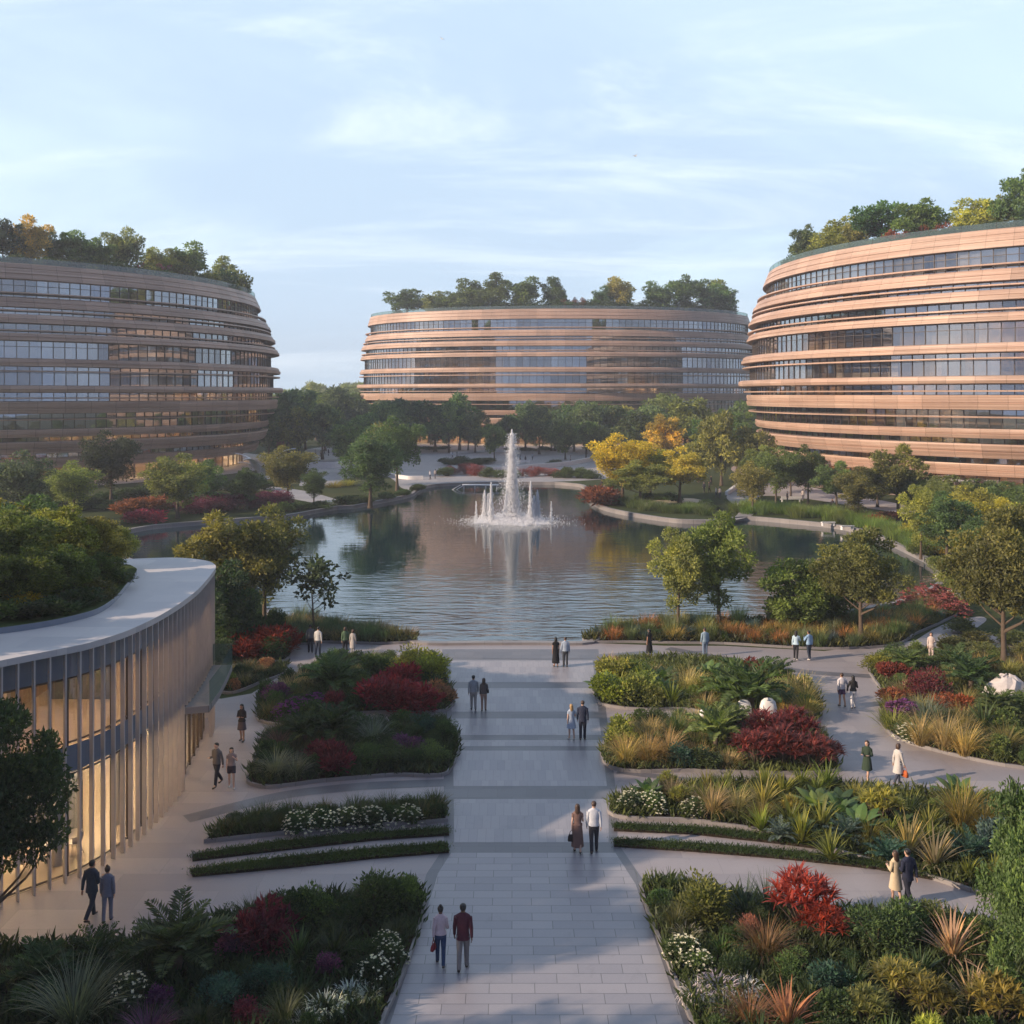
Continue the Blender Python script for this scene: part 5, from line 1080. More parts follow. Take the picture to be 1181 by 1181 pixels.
for _ in range(900):
    x, y = r.uniform(-420,420), r.uniform(480,1000); s_ = r.uniform(4,7); z = max(0, float(19*np.exp(-((y-1050)/330)**2)*(1+.5*math.sin(x/140+1)+.3*math.sin(x/61+2))-1))
    if abs(x+62) > 260 and r.random() < .6: continue
    clump(mb, np.array([x, y, z+s_*.9]), s_, 60, 2.3, 1.6, r, np.clip(.45+.2*r.standard_normal(),0,1), 1.1)
o_ = mb.build('far_wood', FOL); o_.color = (.05,.07,.03,1); tag(o_, None, None, None, 'stuff')
# ------------------------------------------------------------------ fountain
m, t, o = newmat('falling water')
p = pbsdf(t, (.95,.95,.95), .4, .5); tr = N(t, 'ShaderNodeBsdfTranslucent'); tr.inputs[0].default_value = (.9,.92,.95,1); tp = N(t, 'ShaderNodeBsdfTransparent')
mx = N(t, 'ShaderNodeMixShader'); mx.inputs[0].default_value = .62; m2 = N(t, 'ShaderNodeMixShader'); m2.inputs[0].default_value = .06
t.links.new(p.outputs[0], mx.inputs[1]); t.links.new(tr.outputs[0], mx.inputs[2]); t.links.new(mx.outputs[0], m2.inputs[1]); t.links.new(tp.outputs[0], m2.inputs[2]); t.links.new(m2.outputs[0], o.inputs[0]); SPRAY = m
fx, fy, _ = at(590.5, 602, LAKE_Z); fz = LAKE_Z
fountain = empty('fountain', (fx, fy, fz), 0, 'white fountain with one tall jet and smaller jets in the lake', 'fountain')
def droplets(mb, P, s):
    n = len(P); u = unit(rng.standard_normal((n,3))); v = unit(np.cross(u, rng.standard_normal((n,3)))); w = np.cross(u, v); s = np.broadcast_to(s, (n,))[:,None]
    el = 1.6
    V = np.stack([P+np.array([0,0,1])*s*el, P+u*s, P+v*s, P-u*s, P-v*s, P-np.array([0,0,1])*s*el], 1).reshape(-1,3); b = np.arange(n)[:,None]*6
    F3 = np.array([[0,1,2],[0,2,3],[0,3,4],[0,4,1],[5,2,1],[5,3,2],[5,4,3],[5,1,4]])
    mb.add(V, np.c_[(b[:,:,None]+F3[None]).reshape(-1,3), (b[:,:,None]+F3[None]).reshape(-1,3)[:,2]])
def jet(h, r0, r1, n, loc, nm='jet'):
    mb = MB(); f = rng.random(n)**.75; z = f*h
    top = np.sqrt(np.clip(1-f,0,1)); rad = .05 + (r0 + (r1-r0)*(1-f)**1.3)*top**1.2
    a = rng.random(n)*6.28; q = rng.random(n)**.9*rad
    droplets(mb, np.c_[q*np.cos(a), q*np.sin(a), z+rng.normal(0,.05,n)], .028+.042*rng.random(n))
    k_ = n//3; f2 = rng.random(k_)**1.3; a2 = rng.random(k_)*6.28; q2 = np.abs(rng.normal(0, 1, k_))*(r1*.75*(1-f2)+r0*.5); droplets(mb, np.c_[q2*np.cos(a2), q2*np.sin(a2), f2*h*.97], .018+.03*rng.random(k_))
    zs = np.linspace(0, h*.94, 14); mb.tube(np.c_[.02*np.sin(zs*3),.02*np.cos(zs*2.3),zs], np.linspace(r0*.55,.03,14), 8)
    b = mb.build(nm, SPRAY, fountain); b.location = loc
jet(12.0, .55, 1.35, 34000, (0,0,0), 'tall_jet')
for px, top in ((559,566),(566.5,557),(612,556),(620,566),(563,570),(616,572)):
    Yj = fy + (1.6 if top > 565 else -1.2); jet(16.3-fz-(top-HY)*Yj/F, .15, .50, 4200, ((px-590.5)*Yj/F, Yj-fy, 0))
for px in (549,636): jet(2.6, .07, .3, 300, ((px-590.5)*fy/F, .5, 0))
mb = MB(); n = 22000; a = rng.random(n)*6.28; q = np.abs(rng.normal(0, 2.7, n)); z = np.abs(rng.normal(0,.38,n))*np.exp(-q/5)*1.6+rng.random(n)*.05
droplets(mb, np.c_[q*np.cos(a)*1.05, q*np.sin(a)*.95, z], .03+.05*rng.random(n)*np.exp(-q/4)); 
n = 16000; a = rng.random(n)*6.28; q = 5.0*np.sqrt(rng.random(n))*(.75+.25*np.sin(a*5+1)*np.sin(a*3)); keep_ = rng.random(n) < np.clip(1.25-(q/4.6)**2, .03, 1)
P = np.c_[q*np.cos(a)*1.15, q*np.sin(a), .015+.02*rng.random(n)][keep_]; droplets(mb, P, .05+.05*rng.random(len(P)))
mb.build('foam', SPRAY, fountain)

# ------------------------------------------------------------------ people
CLOTH = {}
def cloth(col, rough=.85):
    key = tuple(col)
    if key not in CLOTH: CLOTH[key] = plain('cloth', col, rough, .2, var=.18, scale=14, bmp=.25)
    return CLOTH[key]
SKINS = [plain('light skin', (.52,.33,.24), .55, .35, var=.06), plain('tan skin', (.36,.20,.13), .55, .35, var=.06), plain('dark skin', (.13,.07,.045), .5, .35, var=.06)]
HAIRS = {'black': plain('black hair', (.012,.010,.009), .5), 'brown': plain('brown hair', (.055,.030,.018), .5), 'blond': plain('blond hair', (.36,.23,.10), .5), 'grey': plain('grey hair', (.30,.29,.28), .6)}
EYE = plain('dark eye', (.02,.015,.012), .2); SHOE_D = plain('dark shoe', (.02,.018,.016), .5); SHOE_W = plain('pale shoe', (.55,.53,.50), .6)
def skin_mesh(name, V, E, Rr, mat, parent, root=0, sub=2):
    me = bpy.data.meshes.new(name); me.from_pydata([tuple(v) for v in V], E, []); ob = bpy.data.objects.new(name, me); COL.objects.link(ob)
    md = ob.modifiers.new('s', 'SKIN'); md.use_smooth_shade = True
    for i, d in enumerate(me.skin_vertices[0].data): d.radius = (Rr[i][0], Rr[i][1]) if hasattr(Rr[i], '__len__') else (Rr[i], Rr[i]); d.use_root = (i == root)
    sb = ob.modifiers.new('u', 'SUBSURF'); sb.levels = sub; sb.render_levels = sub
    dg = bpy.context.evaluated_depsgraph_get(); nm = bpy.data.meshes.new_from_object(ob.evaluated_get(dg)); ob.modifiers.clear(); ob.data = nm; bpy.data.meshes.remove(me)
    nm.materials.clear(); nm.materials.append(mat)
    for p_ in nm.polygons: p_.use_smooth = True
    ob.parent = parent; return ob
def person(loc, rz, h=1.75, sex='m', top=(.3,.3,.3), topk='shirt', bottom=(.05,.05,.06), bk='trousers', hair='black', hairk='short', skin=0, stride=.0, arms=('hang','hang'), shoe=None, label='', group=None, sub=2, swing=1):
    root = empty('person', loc, rz, label, 'person', group); k = h/1.75; fem = sex == 'f'; SK = SKINS[skin]
    sh = .150 if fem else .185; hip = .088
    pel = np.array([0,0,.95]); che = np.array([0,.0,1.28]); nb = np.array([0,-.005,1.455]); V = [pel,(pel+che)/2,che,nb,nb+[0,.015,.075],nb+[0,.035,.135],nb+[0,.030,.215],nb+[0,.022,.275]]
    E = [(i,i+1) for i in range(7)]; Rr = [(.145,.105),(.125,.095),(.150,.105) if not fem else (.130,.10),(.060,.060),.050,(.070,.075),(.076,.092),(.052,.065)]
    def addv(p, par, r): V.append(np.array(p, float)); E.append((par, len(V)-1)); Rr.append(r); return len(V)-1
    nose = addv(V[5]+[0,.105,.045], 6, .012)
    for sx in (-1,1): addv(V[6]+[sx*.085,-.01,-.02], 6, .016)        # ears
    P = {}
    lo = 9
    for sx, ph in ((-1, stride), (1, -stride)):
        hp = np.array([sx*hip,0,.92]); ka = ph; kn = hp+.43*np.array([sx*.01, math.sin(ka), -math.cos(ka)]); sa = ka-(.12+.9*max(0,-ph)) if abs(stride) > .02 else -.02
        an = kn+.41*np.array([0, math.sin(sa), -math.cos(sa)]); P['hip',sx], P['knee',sx], P['ank',sx] = hp, kn, an
        a = addv(hp, 0, .088); b = addv((hp+kn)/2, a, .076); c_ = addv(kn, b, .056); d = addv((kn*.6+an*.4)+[0,-.012,0], c_, .054); e = addv(an, d, .036)
        ft = sa*.8 if ph < 0 else -.15*(abs(stride) > .02)
        toe = an+np.array([sx*.02, .15*math.cos(ft), -.055+.15*math.sin(ft)]); heel = an+np.array([0,-.035,-.05]); P['toe',sx], P['heel',sx] = toe, heel
        g = addv(toe, e, (.036,.024)); addv(heel, e, .03); lo = min(lo, toe[2]-.025, heel[2]-.03)
    for i_, sx in enumerate((-1, 1)):
        md = arms[i_]; S = np.array([sx*sh,-.005,1.415]); sw = -stride*sx*-1*.9*swing if md == 'hang' else 0
        if md == 'hang': el = S+.29*np.array([sx*.16, math.sin(sw)-.03, -math.cos(sw)]); wr = el+.25*np.array([sx*.04, math.sin(sw)+.14, -.97])
        elif md == 'bent': el = S+.29*np.array([sx*.20,-.06,-.97]); wr = el+.25*np.array([-sx*.25,.92,.18])
        elif md == 'cross': el = S+.28*np.array([sx*.22,.10,-.95]); wr = el+.25*np.array([-sx*.92,.38,.05])
        elif md == 'up': el = S+.28*np.array([sx*.35,.35,-.85]); wr = el+.25*np.array([-sx*.45,.55,.70])
        else: el = S+.29*np.array([sx*.42,.0,-.90]); wr = el+.25*np.array([sx*.18,.12,-.97])   # reach: out to the side
        dr = unit(wr-el); P['sh',sx], P['el',sx], P['wr',sx] = S, el, wr
        a = addv(S-np.array([0,0,.012]), 3, .046); b = addv((S+el)/2, a, .044); c_ = addv(el, b, .038); d = addv(wr, c_, .025)
        pa = wr+dr*.055; f = addv(pa, d, (.036,.020)); P['hand',sx] = wr+dr*.10
        fw = np.array([0,1.,0]) if abs(dr[1]) < .8 else np.array([1.,0,0]); side = unit(fw-dr*np.dot(fw,dr)); inn = np.array([-sx,0,0.])
        for j, fl in enumerate((.072,.082,.077,.060)):
            b0 = pa+side*(.030-.020*j)+dr*.030; g = addv(b0, f, .0095); g2 = addv(b0+dr*fl*.5+inn*.008, g, .0088); addv(b0+dr*fl*.9+inn*.028, g2, .0078)
        g = addv(pa+side*.038-dr*.012, f, .011); addv(pa+side*.055+dr*.03+inn*.012, g, .009)
    V = np.array(V); V[:,2] -= lo; 
    for q in P: P[q] = (P[q]-np.array([0,0,lo]))*k
    V *= k; Rr = [tuple(x*k for x in r) if hasattr(r,'__len__') else r*k for r in Rr]
    skin_mesh('body', V, E, Rr, SK, root, 0, sub)
    z0 = -lo
    def Z(z): return (z+z0)*k
    # garments: shells that follow the body
    if topk:
        tm = cloth(top); mb = MB(); wst = (.128,.10) if fem else (.152,.112); chest = (.150,.112) if fem else (.180,.122)
        low = {'shirt':.93,'jacket':.82,'coat':.52,'dress':.58,'top':.98}[topk]
        zs = [low,.95,1.06,1.20,1.33,1.41,1.455,1.488,1.515,1.535]; rx = [.185,.172,wst[0]+.012,chest[0]-.005,chest[0]+.012,sh+.026,sh+.012,sh*.76,.088,.062]; ry = [.135,.128,wst[1]+.008,chest[1],chest[1]+.008,.102,.094,.084,.074,.064]
        if topk in ('dress','coat'): rx[0] = .25 if topk == 'dress' else .215; ry[0] = .20+abs(stride)*.12
        if topk in ('shirt','top'): rx[1] = rx[0]; ry[1] = ry[0]; zs[0] = low; zs[1] = low+.06
        if topk == 'jacket': rx[0] = .19; ry[0] = .142
        mb.loft([np.array([0,0,Z(z)]) for z in zs], np.array(rx)*k, np.array(ry)*k, 18, pw=2.3)
        for sx in (-1,1):
            s_, e_, w_ = P['sh',sx], P['el',sx], P['wr',sx]; s_ = s_+np.array([-sx*.012,0,.0])*k
            if topk == 'top' or (fem and topk == 'dress'): mb.tube([s_, s_*.55+e_*.45], np.array([.076,.060])*k, 10)
            else: mb.tube([s_, (s_+e_)/2, e_, (e_+w_)/2, w_], np.array([.080,.064,.054,.046,.038])*k, 10)
        mb.build({'shirt':'shirt','jacket':'jacket','coat':'coat','dress':'dress','top':'top'}[topk], tm, root, True)
        if topk == 'jacket':
            cb = MB().loft([np.array([0,.004,Z(z)]) for z in (1.49,1.53)], [.075*k,.064*k], [.072*k,.064*k], 14, caps=False); cb.build('collar', cloth((.7,.7,.7)), root, True)
    bm_ = cloth(bottom)
    if bk in ('trousers','jeans','shorts'):
        mb = MB(); mb.loft([np.array([0,0,Z(z)]) for z in (.80,.86,.95,1.04)], np.array([.14,.178,.172,.152])*k, np.array([.115,.128,.122,.108])*k, 18)
        for sx in (-1,1):
            hp, kn, an = P['hip',sx], P['knee',sx], P['ank',sx]
            if bk == 'shorts': mb.tube([hp, hp*.35+kn*.65], np.array([.100,.094])*k, 12)
            else: mb.tube([hp, (hp+kn)/2, kn, (kn+an)/2, an+np.array([0,-.005,-.02])*k], np.array([.102,.090,.072,.066,.058])*k*(.92 if fem else 1), 12)
        mb.build(bk, bm_, root, True)
    elif bk == 'skirt':
        MB().loft([np.array([0,0,Z(z)]) for z in (.55,.75,.95,1.05)], np.array([.225,.20,.172,.14])*k, np.array([.19,.16,.125,.105])*k, 18).build('skirt', bm_, root, True)
    elif bk == 'longskirt':
        MB().loft([np.array([0,0,Z(z)]) for z in (.22,.5,.75,.95,1.05)], np.array([.235,.215,.195,.172,.14])*k, np.array([.22,.19,.16,.125,.105])*k, 18).build('skirt', bm_, root, True)
    for sx in (-1,1):
        t_, he = P['toe',sx], P['heel',sx]; d = t_-he
        MB().tube([he-d*.12, he+np.array([0,0,.004]), (he+t_)/2+np.array([0,0,.012]), t_-d*.02, t_+d*.12], np.array([.026,.043,.047,.043,.02])*k, 10, ell=.8).build('shoe', shoe or SHOE_D, root, True)
    hd = np.array([0,.030,1.455+.215])
    def hz(p): return (np.array(p)+np.array([0,0,z0]))*k
    hb = MB()
    zz_ = np.array([-.055,-.01,.03,.065,.09,.103]); yy = np.array([-.050,-.042,-.030,-.020,-.014,-.012]); rx = np.array([.070,.086,.091,.080,.052,.012]); ry = np.array([.056,.076,.090,.086,.058,.014])
    hb.loft([hz([0, .030+y_, 1.665+z_]) for z_, y_ in zip(zz_, yy)], rx*k, ry*k, 16)
    if hairk == 'long': hb.loft([hz([0,-.065,1.33]),hz([0,-.060,1.42]),hz([0,-.045,1.54]),hz([0,-.02,1.64]),hz([0,0,1.70])], np.array([.07,.092,.095,.094,.085])*k, np.array([.028,.042,.052,.072,.082])*k, 14)
    if hairk == 'bob': hb.loft([hz([0,-.035,1.52]),hz([0,-.030,1.58]),hz([0,-.015,1.66]),hz([0,0,1.70])], np.array([.088,.100,.098,.085])*k, np.array([.05,.072,.085,.082])*k, 14)
    if hairk == 'bun': hb.loft([hz([0,-.045,1.745]),hz([0,-.045,1.775]),hz([0,-.045,1.815]),hz([0,-.045,1.835])], np.array([.025,.046,.042,.015])*k, np.array([.025,.046,.042,.015])*k, 12)
    hb.build('hair', HAIRS[hair], root, True)
    for sx in (-1,1):
        c = hz([sx*.032,.030+.088,1.455+.205]); MB().loft([c+np.array([0,0,q])*k for q in (-.008,-.004,.004,.008)], np.array([.004,.010,.010,.004])*k, np.array([.003,.006,.006,.003])*k, 8).build('eye', EYE, root, True)
    mth = hz([0,.030+.082,1.455+.135]); MB().box(mth, (.042*k,.008,.009*k)).build('mouth', plain('lip', (.30,.12,.10), .5) if 'lip' not in bpy.data.materials else bpy.data.materials['lip'], root)
    R = Matrix.Rotation(rz, 3, 'Z')
    return root, {q: Vector(loc)+R @ Vector(v) for q, v in P.items()}
def bag(hand, rz, col, label, size=(.30,.13,.22), drop=.36, name='handbag'):
    b = empty(name, (hand.x, hand.y, hand.z-drop-.02), rz, label, 'bag'); m_ = cloth(col, .5); w, d, hh = size
    mb = MB(); zs = np.array([0,.02,hh*.6,hh]); mb.loft([np.array([0,0,z]) for z in zs], np.array([w*.46,w*.5,w*.47,w*.36]), np.array([d*.42,d*.5,d*.42,d*.14]), 16, pw=4); mb.build('bag_body', m_, b, True)
    th = np.linspace(0, math.pi, 9); hb = MB()
    hb.tube(np.c_[-np.cos(th)*w*.28, np.zeros(9), hh-.02+np.sin(th)*(drop-hh+.06)], .010, 6); hb.build('handle', m_, b, True)
def pp(px, py): p_ = at(px, py, .016); return (p_[0], p_[1], .022)
AW = 0.0; TO = math.pi                      # facing away from the camera / towards it
pc = 'people strolling on the promenade'
P1, j = person(pp(508,1113), .05, 1.66, 'f', (.50,.40,.42), 'shirt', (.035,.058,.115), 'jeans', 'black', 'bun', 2, .22, ('hang','bent'), None, 'woman with a black topknot, pale pink blouse and blue jeans', pc)
bag(j['hand',-1], 1.2, (.20,.02,.03), 'small dark red handbag held by the woman with topknot', (.26,.11,.18), .26)
person(pp(534,1118), -.03, 1.82, 'm', (.075,.022,.035), 'jacket', (.17,.16,.16), 'trousers', 'black', 'short', 2, -.16, ('hang','hang'), None, 'man in dark maroon jacket and grey trousers', pc)
P3, j = person(pp(666,983), .0, 1.68, 'f', (.16,.10,.085), 'top', (.16,.10,.085), 'longskirt', 'brown', 'long', 0, .14, ('hang','bent'), None, 'woman with long brown hair in brown dress', pc)
bag(j['hand',-1], 0, (.03,.022,.02), 'dark shoulder bag held by the woman in brown dress', (.30,.12,.24), .34, 'shoulder_bag')
person(pp(685,983), .0, 1.78, 'm', (.50,.52,.56), 'shirt', (.035,.036,.045), 'trousers', 'brown', 'short', 0, -.15, label='man in white shirt and dark trousers beside woman in brown', group=pc)
person(pp(659,853), .25, 1.64, 'f', (.34,.40,.48), 'dress', (.4,.4,.4), None, 'blond', 'long', 0, .10, ('hang','bent'), SHOE_W, 'blond woman in short pale blue dress', pc)
person(pp(672,853), -.1, 1.80, 'm', (.028,.034,.06), 'jacket', (.025,.028,.045), 'trousers', 'brown', 'short', 0, -.08, label='man in navy suit beside the blond woman', group=pc)
person(pp(546,819), .1, 1.76, 'm', (.26,.28,.30), 'shirt', (.26,.25,.24), 'trousers', 'black', 'short', 1, .10, label='man in grey shirt and pale grey trousers', group=pc)
P8, j = person(pp(558,820), .0, 1.66, 'f', (.10,.085,.08), 'shirt', (.30,.20,.15), 'trousers', 'brown', 'long', 0, -.08, ('hang','bent'), label='woman in dark top and tan trousers beside man in grey', group=pc)
bag(j['hand',1], 0, (.015,.015,.016), 'black bag held by the woman in tan trousers', (.30,.12,.26), .3)
person(pp(641,769), .2, 1.74, 'f', (.015,.015,.018), 'top', (.015,.015,.018), 'longskirt', 'black', 'long', 1, .05, label='woman in long black dress at the lake edge', group=pc)
person(pp(652,769), .0, 1.74, 'm', (.30,.36,.44), 'shirt', (.045,.05,.06), 'trousers', 'brown', 'short', 0, .03, label='man in pale blue shirt beside woman in black dress', group=pc)
person(pp(749,757), .6, 1.66, 'f', (.014,.014,.016), 'top', (.014,.014,.016), 'longskirt', 'black', 'bob', 1, .04, label='woman in black dress alone by the shore bed', group=pc)
person(pp(813,757), .2, 1.75, 'm', (.24,.33,.40), 'shirt', (.16,.22,.30), 'jeans', 'brown', 'short', 0, .0, label='man in blue shirt and faded jeans by shore bed', group=pc)
person(pp(918,761), -.4, 1.74, 'f', (.42,.55,.62), 'shirt', (.02,.02,.024), 'trousers', 'black', 'long', 0, .10, ('hang','up'), SHOE_W, 'woman in light blue top with an arm raised', pc)
person(pp(933,761), .5, 1.76, 'm', (.25,.38,.52), 'shirt', (.03,.04,.06), 'trousers', 'black', 'short', 1, -.08, ('up','hang'), SHOE_W, 'man in blue shirt and pale shoes beside waving woman', pc)
person(pp(971,815), .15, 1.72, 'm', (.55,.52,.52), 'shirt', (.07,.04,.09), 'shorts', 'brown', 'short', 1, .12, ('hang','reach'), None, 'man in white shirt and dark purple shorts', pc)
person(pp(984,817), -.15, 1.68, 'f', (.015,.015,.016), 'shirt', (.62,.60,.57), 'trousers', 'black', 'long', 0, -.14, ('reach','bent'), None, 'woman in black top and white trousers', pc)
person(pp(1000,901), 2.5, 1.72, 'f', (.035,.055,.035), 'coat', (.02,.02,.02), 'skirt', 'brown', 'bob', 0, .34, ('bent','bent'), None, 'woman striding in dark green coat', pc)
P18, j = person(pp(1036,905), -1.2, 1.70, 'f', (.50,.47,.44), 'coat', (.05,.06,.09), 'trousers', 'brown', 'bob', 0, .22, ('hang','hang'), None, 'woman in pale grey coat carrying an orange bag', pc)
bag(j['hand',1], -1.2, (.42,.10,.03), 'orange handbag carried by woman in pale grey coat', (.36,.16,.26), .38)
person(pp(1033,1043), .3, 1.68, 'f', (.52,.42,.28), 'coat', (.5,.42,.3), 'skirt', 'brown', 'long', 0, .10, ('bent','bent'), SHOE_W, 'woman in cream coat leaning close to a man', pc)
person(pp(1047,1045), .35, 1.80, 'm', (.022,.026,.05), 'jacket', (.02,.022,.035), 'trousers', 'black', 'short', 0, -.28, ('bent','hang'), None, 'man in dark navy suit beside woman in cream', pc)
person(pp(1074,762), 2.7, 1.70, 'f', (.52,.44,.40), 'shirt', (.50,.40,.36), 'trousers', 'brown', 'long', 0, .10, ('bent','hang'), None, 'woman in pale pink clothes on the boardwalk', pc)
person(pp(279,855), 2.9, 1.72, 'f', (.03,.026,.03), 'shirt', (.09,.07,.08), 'skirt', 'black', 'long', 1, .06, ('cross','cross'), None, 'woman in dark top and patterned grey skirt', pc)
person(pp(250,907), 2.6, 1.80, 'm', (.13,.12,.12), 'shirt', (.03,.03,.04), 'trousers', 'black', 'short', 0, .26, ('hang','bent'), None, 'man in grey shirt walking by the pavilion door', pc)
person(pp(267,909), -2.9, 1.66, 'f', (.24,.19,.18), 'top', (.05,.04,.05), 'shorts', 'black', 'long', 0, .14, ('up','hang'), SHOE_W, 'woman in dark shorts by the pavilion door', pc)
person(pp(106,1060), -.3, 1.82, 'm', (.045,.055,.075), 'jacket', (.045,.052,.07), 'trousers', 'black', 'short', 1, .30, ('hang','bent'), None, 'man in dark blue suit walking beside pavilion glass', pc)
person(pp(124,1063), .2, 1.68, 'f', (.17,.17,.21), 'jacket', (.17,.18,.23), 'trousers', 'brown', 'bun', 1, -.12, ('hang','hang'), None, 'woman in grey lilac suit beside pavilion glass', pc)
person(pp(358,753), .3, 1.74, 'm', (.10,.11,.12), 'shirt', (.03,.03,.04), 'trousers', 'black', 'short', 1, .08, label='man in dark grey shirt on the reed bank path', group=pc)
person(pp(367,756), -.2, 1.76, 'm', (.50,.50,.48), 'shirt', (.05,.06,.08), 'trousers', 'black', 'short', 0, -.12, label='man in white shirt on the reed bank path', group=pc)
person(pp(398,755), .3, 1.70, 'f', (.10,.16,.09), 'shirt', (.02,.02,.025), 'trousers', 'brown', 'bob', 0, .06, label='woman in green top near the reed bank', group=pc)
person(pp(407,756), -.3, 1.60, 'f', (.36,.34,.32), 'coat', (.3,.3,.3), 'trousers', 'brown', 'bob', 0, .06, label='woman in pale grey coat near the reed bank', group=pc)
# distant figures, copies of four walkers
srcs = []
for i, (sx_, tp, bt, hk) in enumerate([('m',(.03,.03,.04),(.02,.02,.03),'short'),('f',(.05,.04,.05),(.03,.03,.03),'long'),('m',(.35,.36,.40),(.03,.04,.06),'short'),('f',(.40,.35,.33),(.10,.10,.12),'bob')]):
    r_, _ = person((0,400,0), 0, 1.78, sx_, tp, 'shirt', bt, 'trousers', 'black', hk, i % 2, .18, sub=1); KIDS[r_.name] = [c for c in bpy.data.objects if c.parent == r_]; srcs.append(r_)
far = [('by the shaded building', [(322,531),(328,530)]), ('on the far left plaza', [(364,526),(370,527),(374,524),(379,526),(385,525),(388,527),(436,541),(440,540)]),
       ('at the far lake landing', [(496,553),(502,552),(480,536),(484,536)]), ('on the far terrace', [(522,529),(527,529),(600,533),(606,534),(614,531),(658,534),(676,519),(650,517),(560,512),(552,508)]),
       ('on the path behind the peninsula', [(812,568),(818,568),(826,574),(830,575),(820,560),(694,566),(697,572)]), ('before the sunlit building', [(926,578),(908,580),(960,590)])]
names = ['dark','dark','white shirted','pale']
fcnt = 0
from collections import defaultdict
FP = defaultdict(list)
for place, pts in far:
    for x, y in pts:
        kind = fcnt % 4; fcnt += 1
        c = copy_tree(srcs[kind], tuple(at(x, y, .015)), rng.random()*6.28, .95+.1*rng.random()); FP[(names[kind], place)].append((x, c))
for (nm, place), L in FP.items():
    L.sort(key=lambda q: q[0])
    for i, (x, c) in enumerate(L):
        c['label'] = f"tiny {nm} person {place}" + ('' if len(L) == 1 else f", {ORD[i]}" + ('' if i == 0 else ' from the left')); c['group'] = 'distant people round the lake'; c['category'] = 'person'
for s_ in srcs:
    for c in KIDS[s_.name]: bpy.data.objects.remove(c)
    bpy.data.objects.remove(s_)

# ------------------------------------------------------------------ small things
# chairs and table inside the pavilion
def chair(x, y, rz, label):
    c = empty('shell_chair', (x, y, .04), rz, label, 'chair', 'white chairs inside the pavilion'); mb = MB()
    th = np.linspace(-2.3, 2.3, 15); V = []
    for zq, r_, in ((.42,.12),(.43,.24),(.52,.29),(.66,.31),(.78,.30)):
        V.append(np.c_[np.sin(th)*r_, -np.cos(th)*r_, np.full(15, zq - .10*(zq > .6)*(np.abs(th) > 1.5))])
    V = np.concatenate(V); i = np.arange(4)[:,None]*15; k = np.arange(14)[None]; mb.add(V, np.stack([i+k,i+k+1,i+16+k,i+15+k],-1).reshape(-1,4)); mb.build('shell', WHITE, c, True)
    MB().loft([np.array([0,0,.40]),np.array([0,0,.44])], [.25,.25], [.25,.25], 16).build('seat', WHITE, c)
    for sx in (-1,1):
        for sy in (-1,1): MB().tube([[sx*.12,sy*.12,.41],[sx*.24,sy*.24,0]], [.016,.012], 6).build('leg', TIMBER, c)
tx, ty = at(70,1008)[:2]
e_in = offset(EDGE, 2.3); s0 = 4.2
def inn(s, off): q = on_edge(offset(EDGE, off), s); return q[0], q[1]
x, y = inn(4.0, 2.2); tb = empty('round_table', (x, y, .04), 0, 'round white table with chairs inside the lit pavilion', 'table')
MB().loft([np.array([0,0,.72]),np.array([0,0,.75])], [.62,.62], [.62,.62], 24).build('table_top', WHITE, tb); MB().tube([[0,0,.72],[0,0,.04]], [.04,.04], 10).build('leg', MULL, tb); MB().loft([np.array([0,0,0]),np.array([0,0,.03])], [.3,.28], [.3,.28], 18).build('base', MULL, tb)
for i, (a_, lb) in enumerate([(-2.4,'white shell chair nearest the window left of round table'),(-.6,'white shell chair right of the round pavilion table'),(.9,'white shell chair behind the round pavilion table'),(2.3,'white shell chair left behind round pavilion table')]):
    chair(x+math.cos(a_)*1.05, y+math.sin(a_)*1.05, a_-math.pi/2+math.pi, lb)
for s_, off_, lb in ((7.2,2.3,'white table with two chairs deeper in the lit pavilion'),(10.6,2.0,'white table near the middle of the pavilion window')):
    x, y = inn(s_, off_); t2 = empty('round_table', (x, y, .04), 0, lb, 'table')
    MB().loft([np.array([0,0,.72]),np.array([0,0,.75])], [.5,.5], [.5,.5], 24).build('table_top', WHITE, t2); MB().tube([[0,0,.72],[0,0,.0]], [.04,.05], 10).build('leg', MULL, t2)
    for j_, a_ in enumerate((-2.2, .9)): chair(x+math.cos(a_)*.95, y+math.sin(a_)*.95, a_+math.pi/2, ('white shell chair window side of ' if j_ == 0 else 'white shell chair inner side of ')+lb.split(' with')[0].replace('white table', 'the table'))
# white leaf-blade sculpture by the shaded building
sx0, sy0, _ = at(302,552); sc_ = empty('leaf_sculpture', (sx0, sy0, 0), 0, 'white branching sculpture of curved blades by the shaded building', 'sculpture')
for i in range(9):
    az = i*.75; Ls = 9.5-(i % 3)*1.6; th = .25+.12*(i % 4); p_ = np.array([0,0,0.]); rows = []; s_ = np.array([-math.sin(az), math.cos(az), 0])
    for k in range(9):
        f = k/8; w_ = 1.5*math.sin(math.pi*min(1,f*.9+.08))**1.2+.12; d = np.array([math.sin(th)*math.cos(az), math.sin(th)*math.sin(az), math.cos(th)]); nn_ = np.cross(d, s_)*.10
        rows.append(np.stack([p_-s_*w_/2, p_+nn_, p_+s_*w_/2, p_-nn_])); p_ = p_+d*Ls/8; th += .17
    V = np.concatenate(rows); Q = [[k*4+j, k*4+(j+1)%4, k*4+4+(j+1)%4, k*4+4+j] for k in range(8) for j in range(4)]
    MB().add(V, Q).build('blade', WHITE, sc_, True)
MB().loft([np.array([0,0,0]),np.array([0,0,.5])], [1.6,1.3], [1.6,1.3], 20).build('plinth', WHITE, sc_)
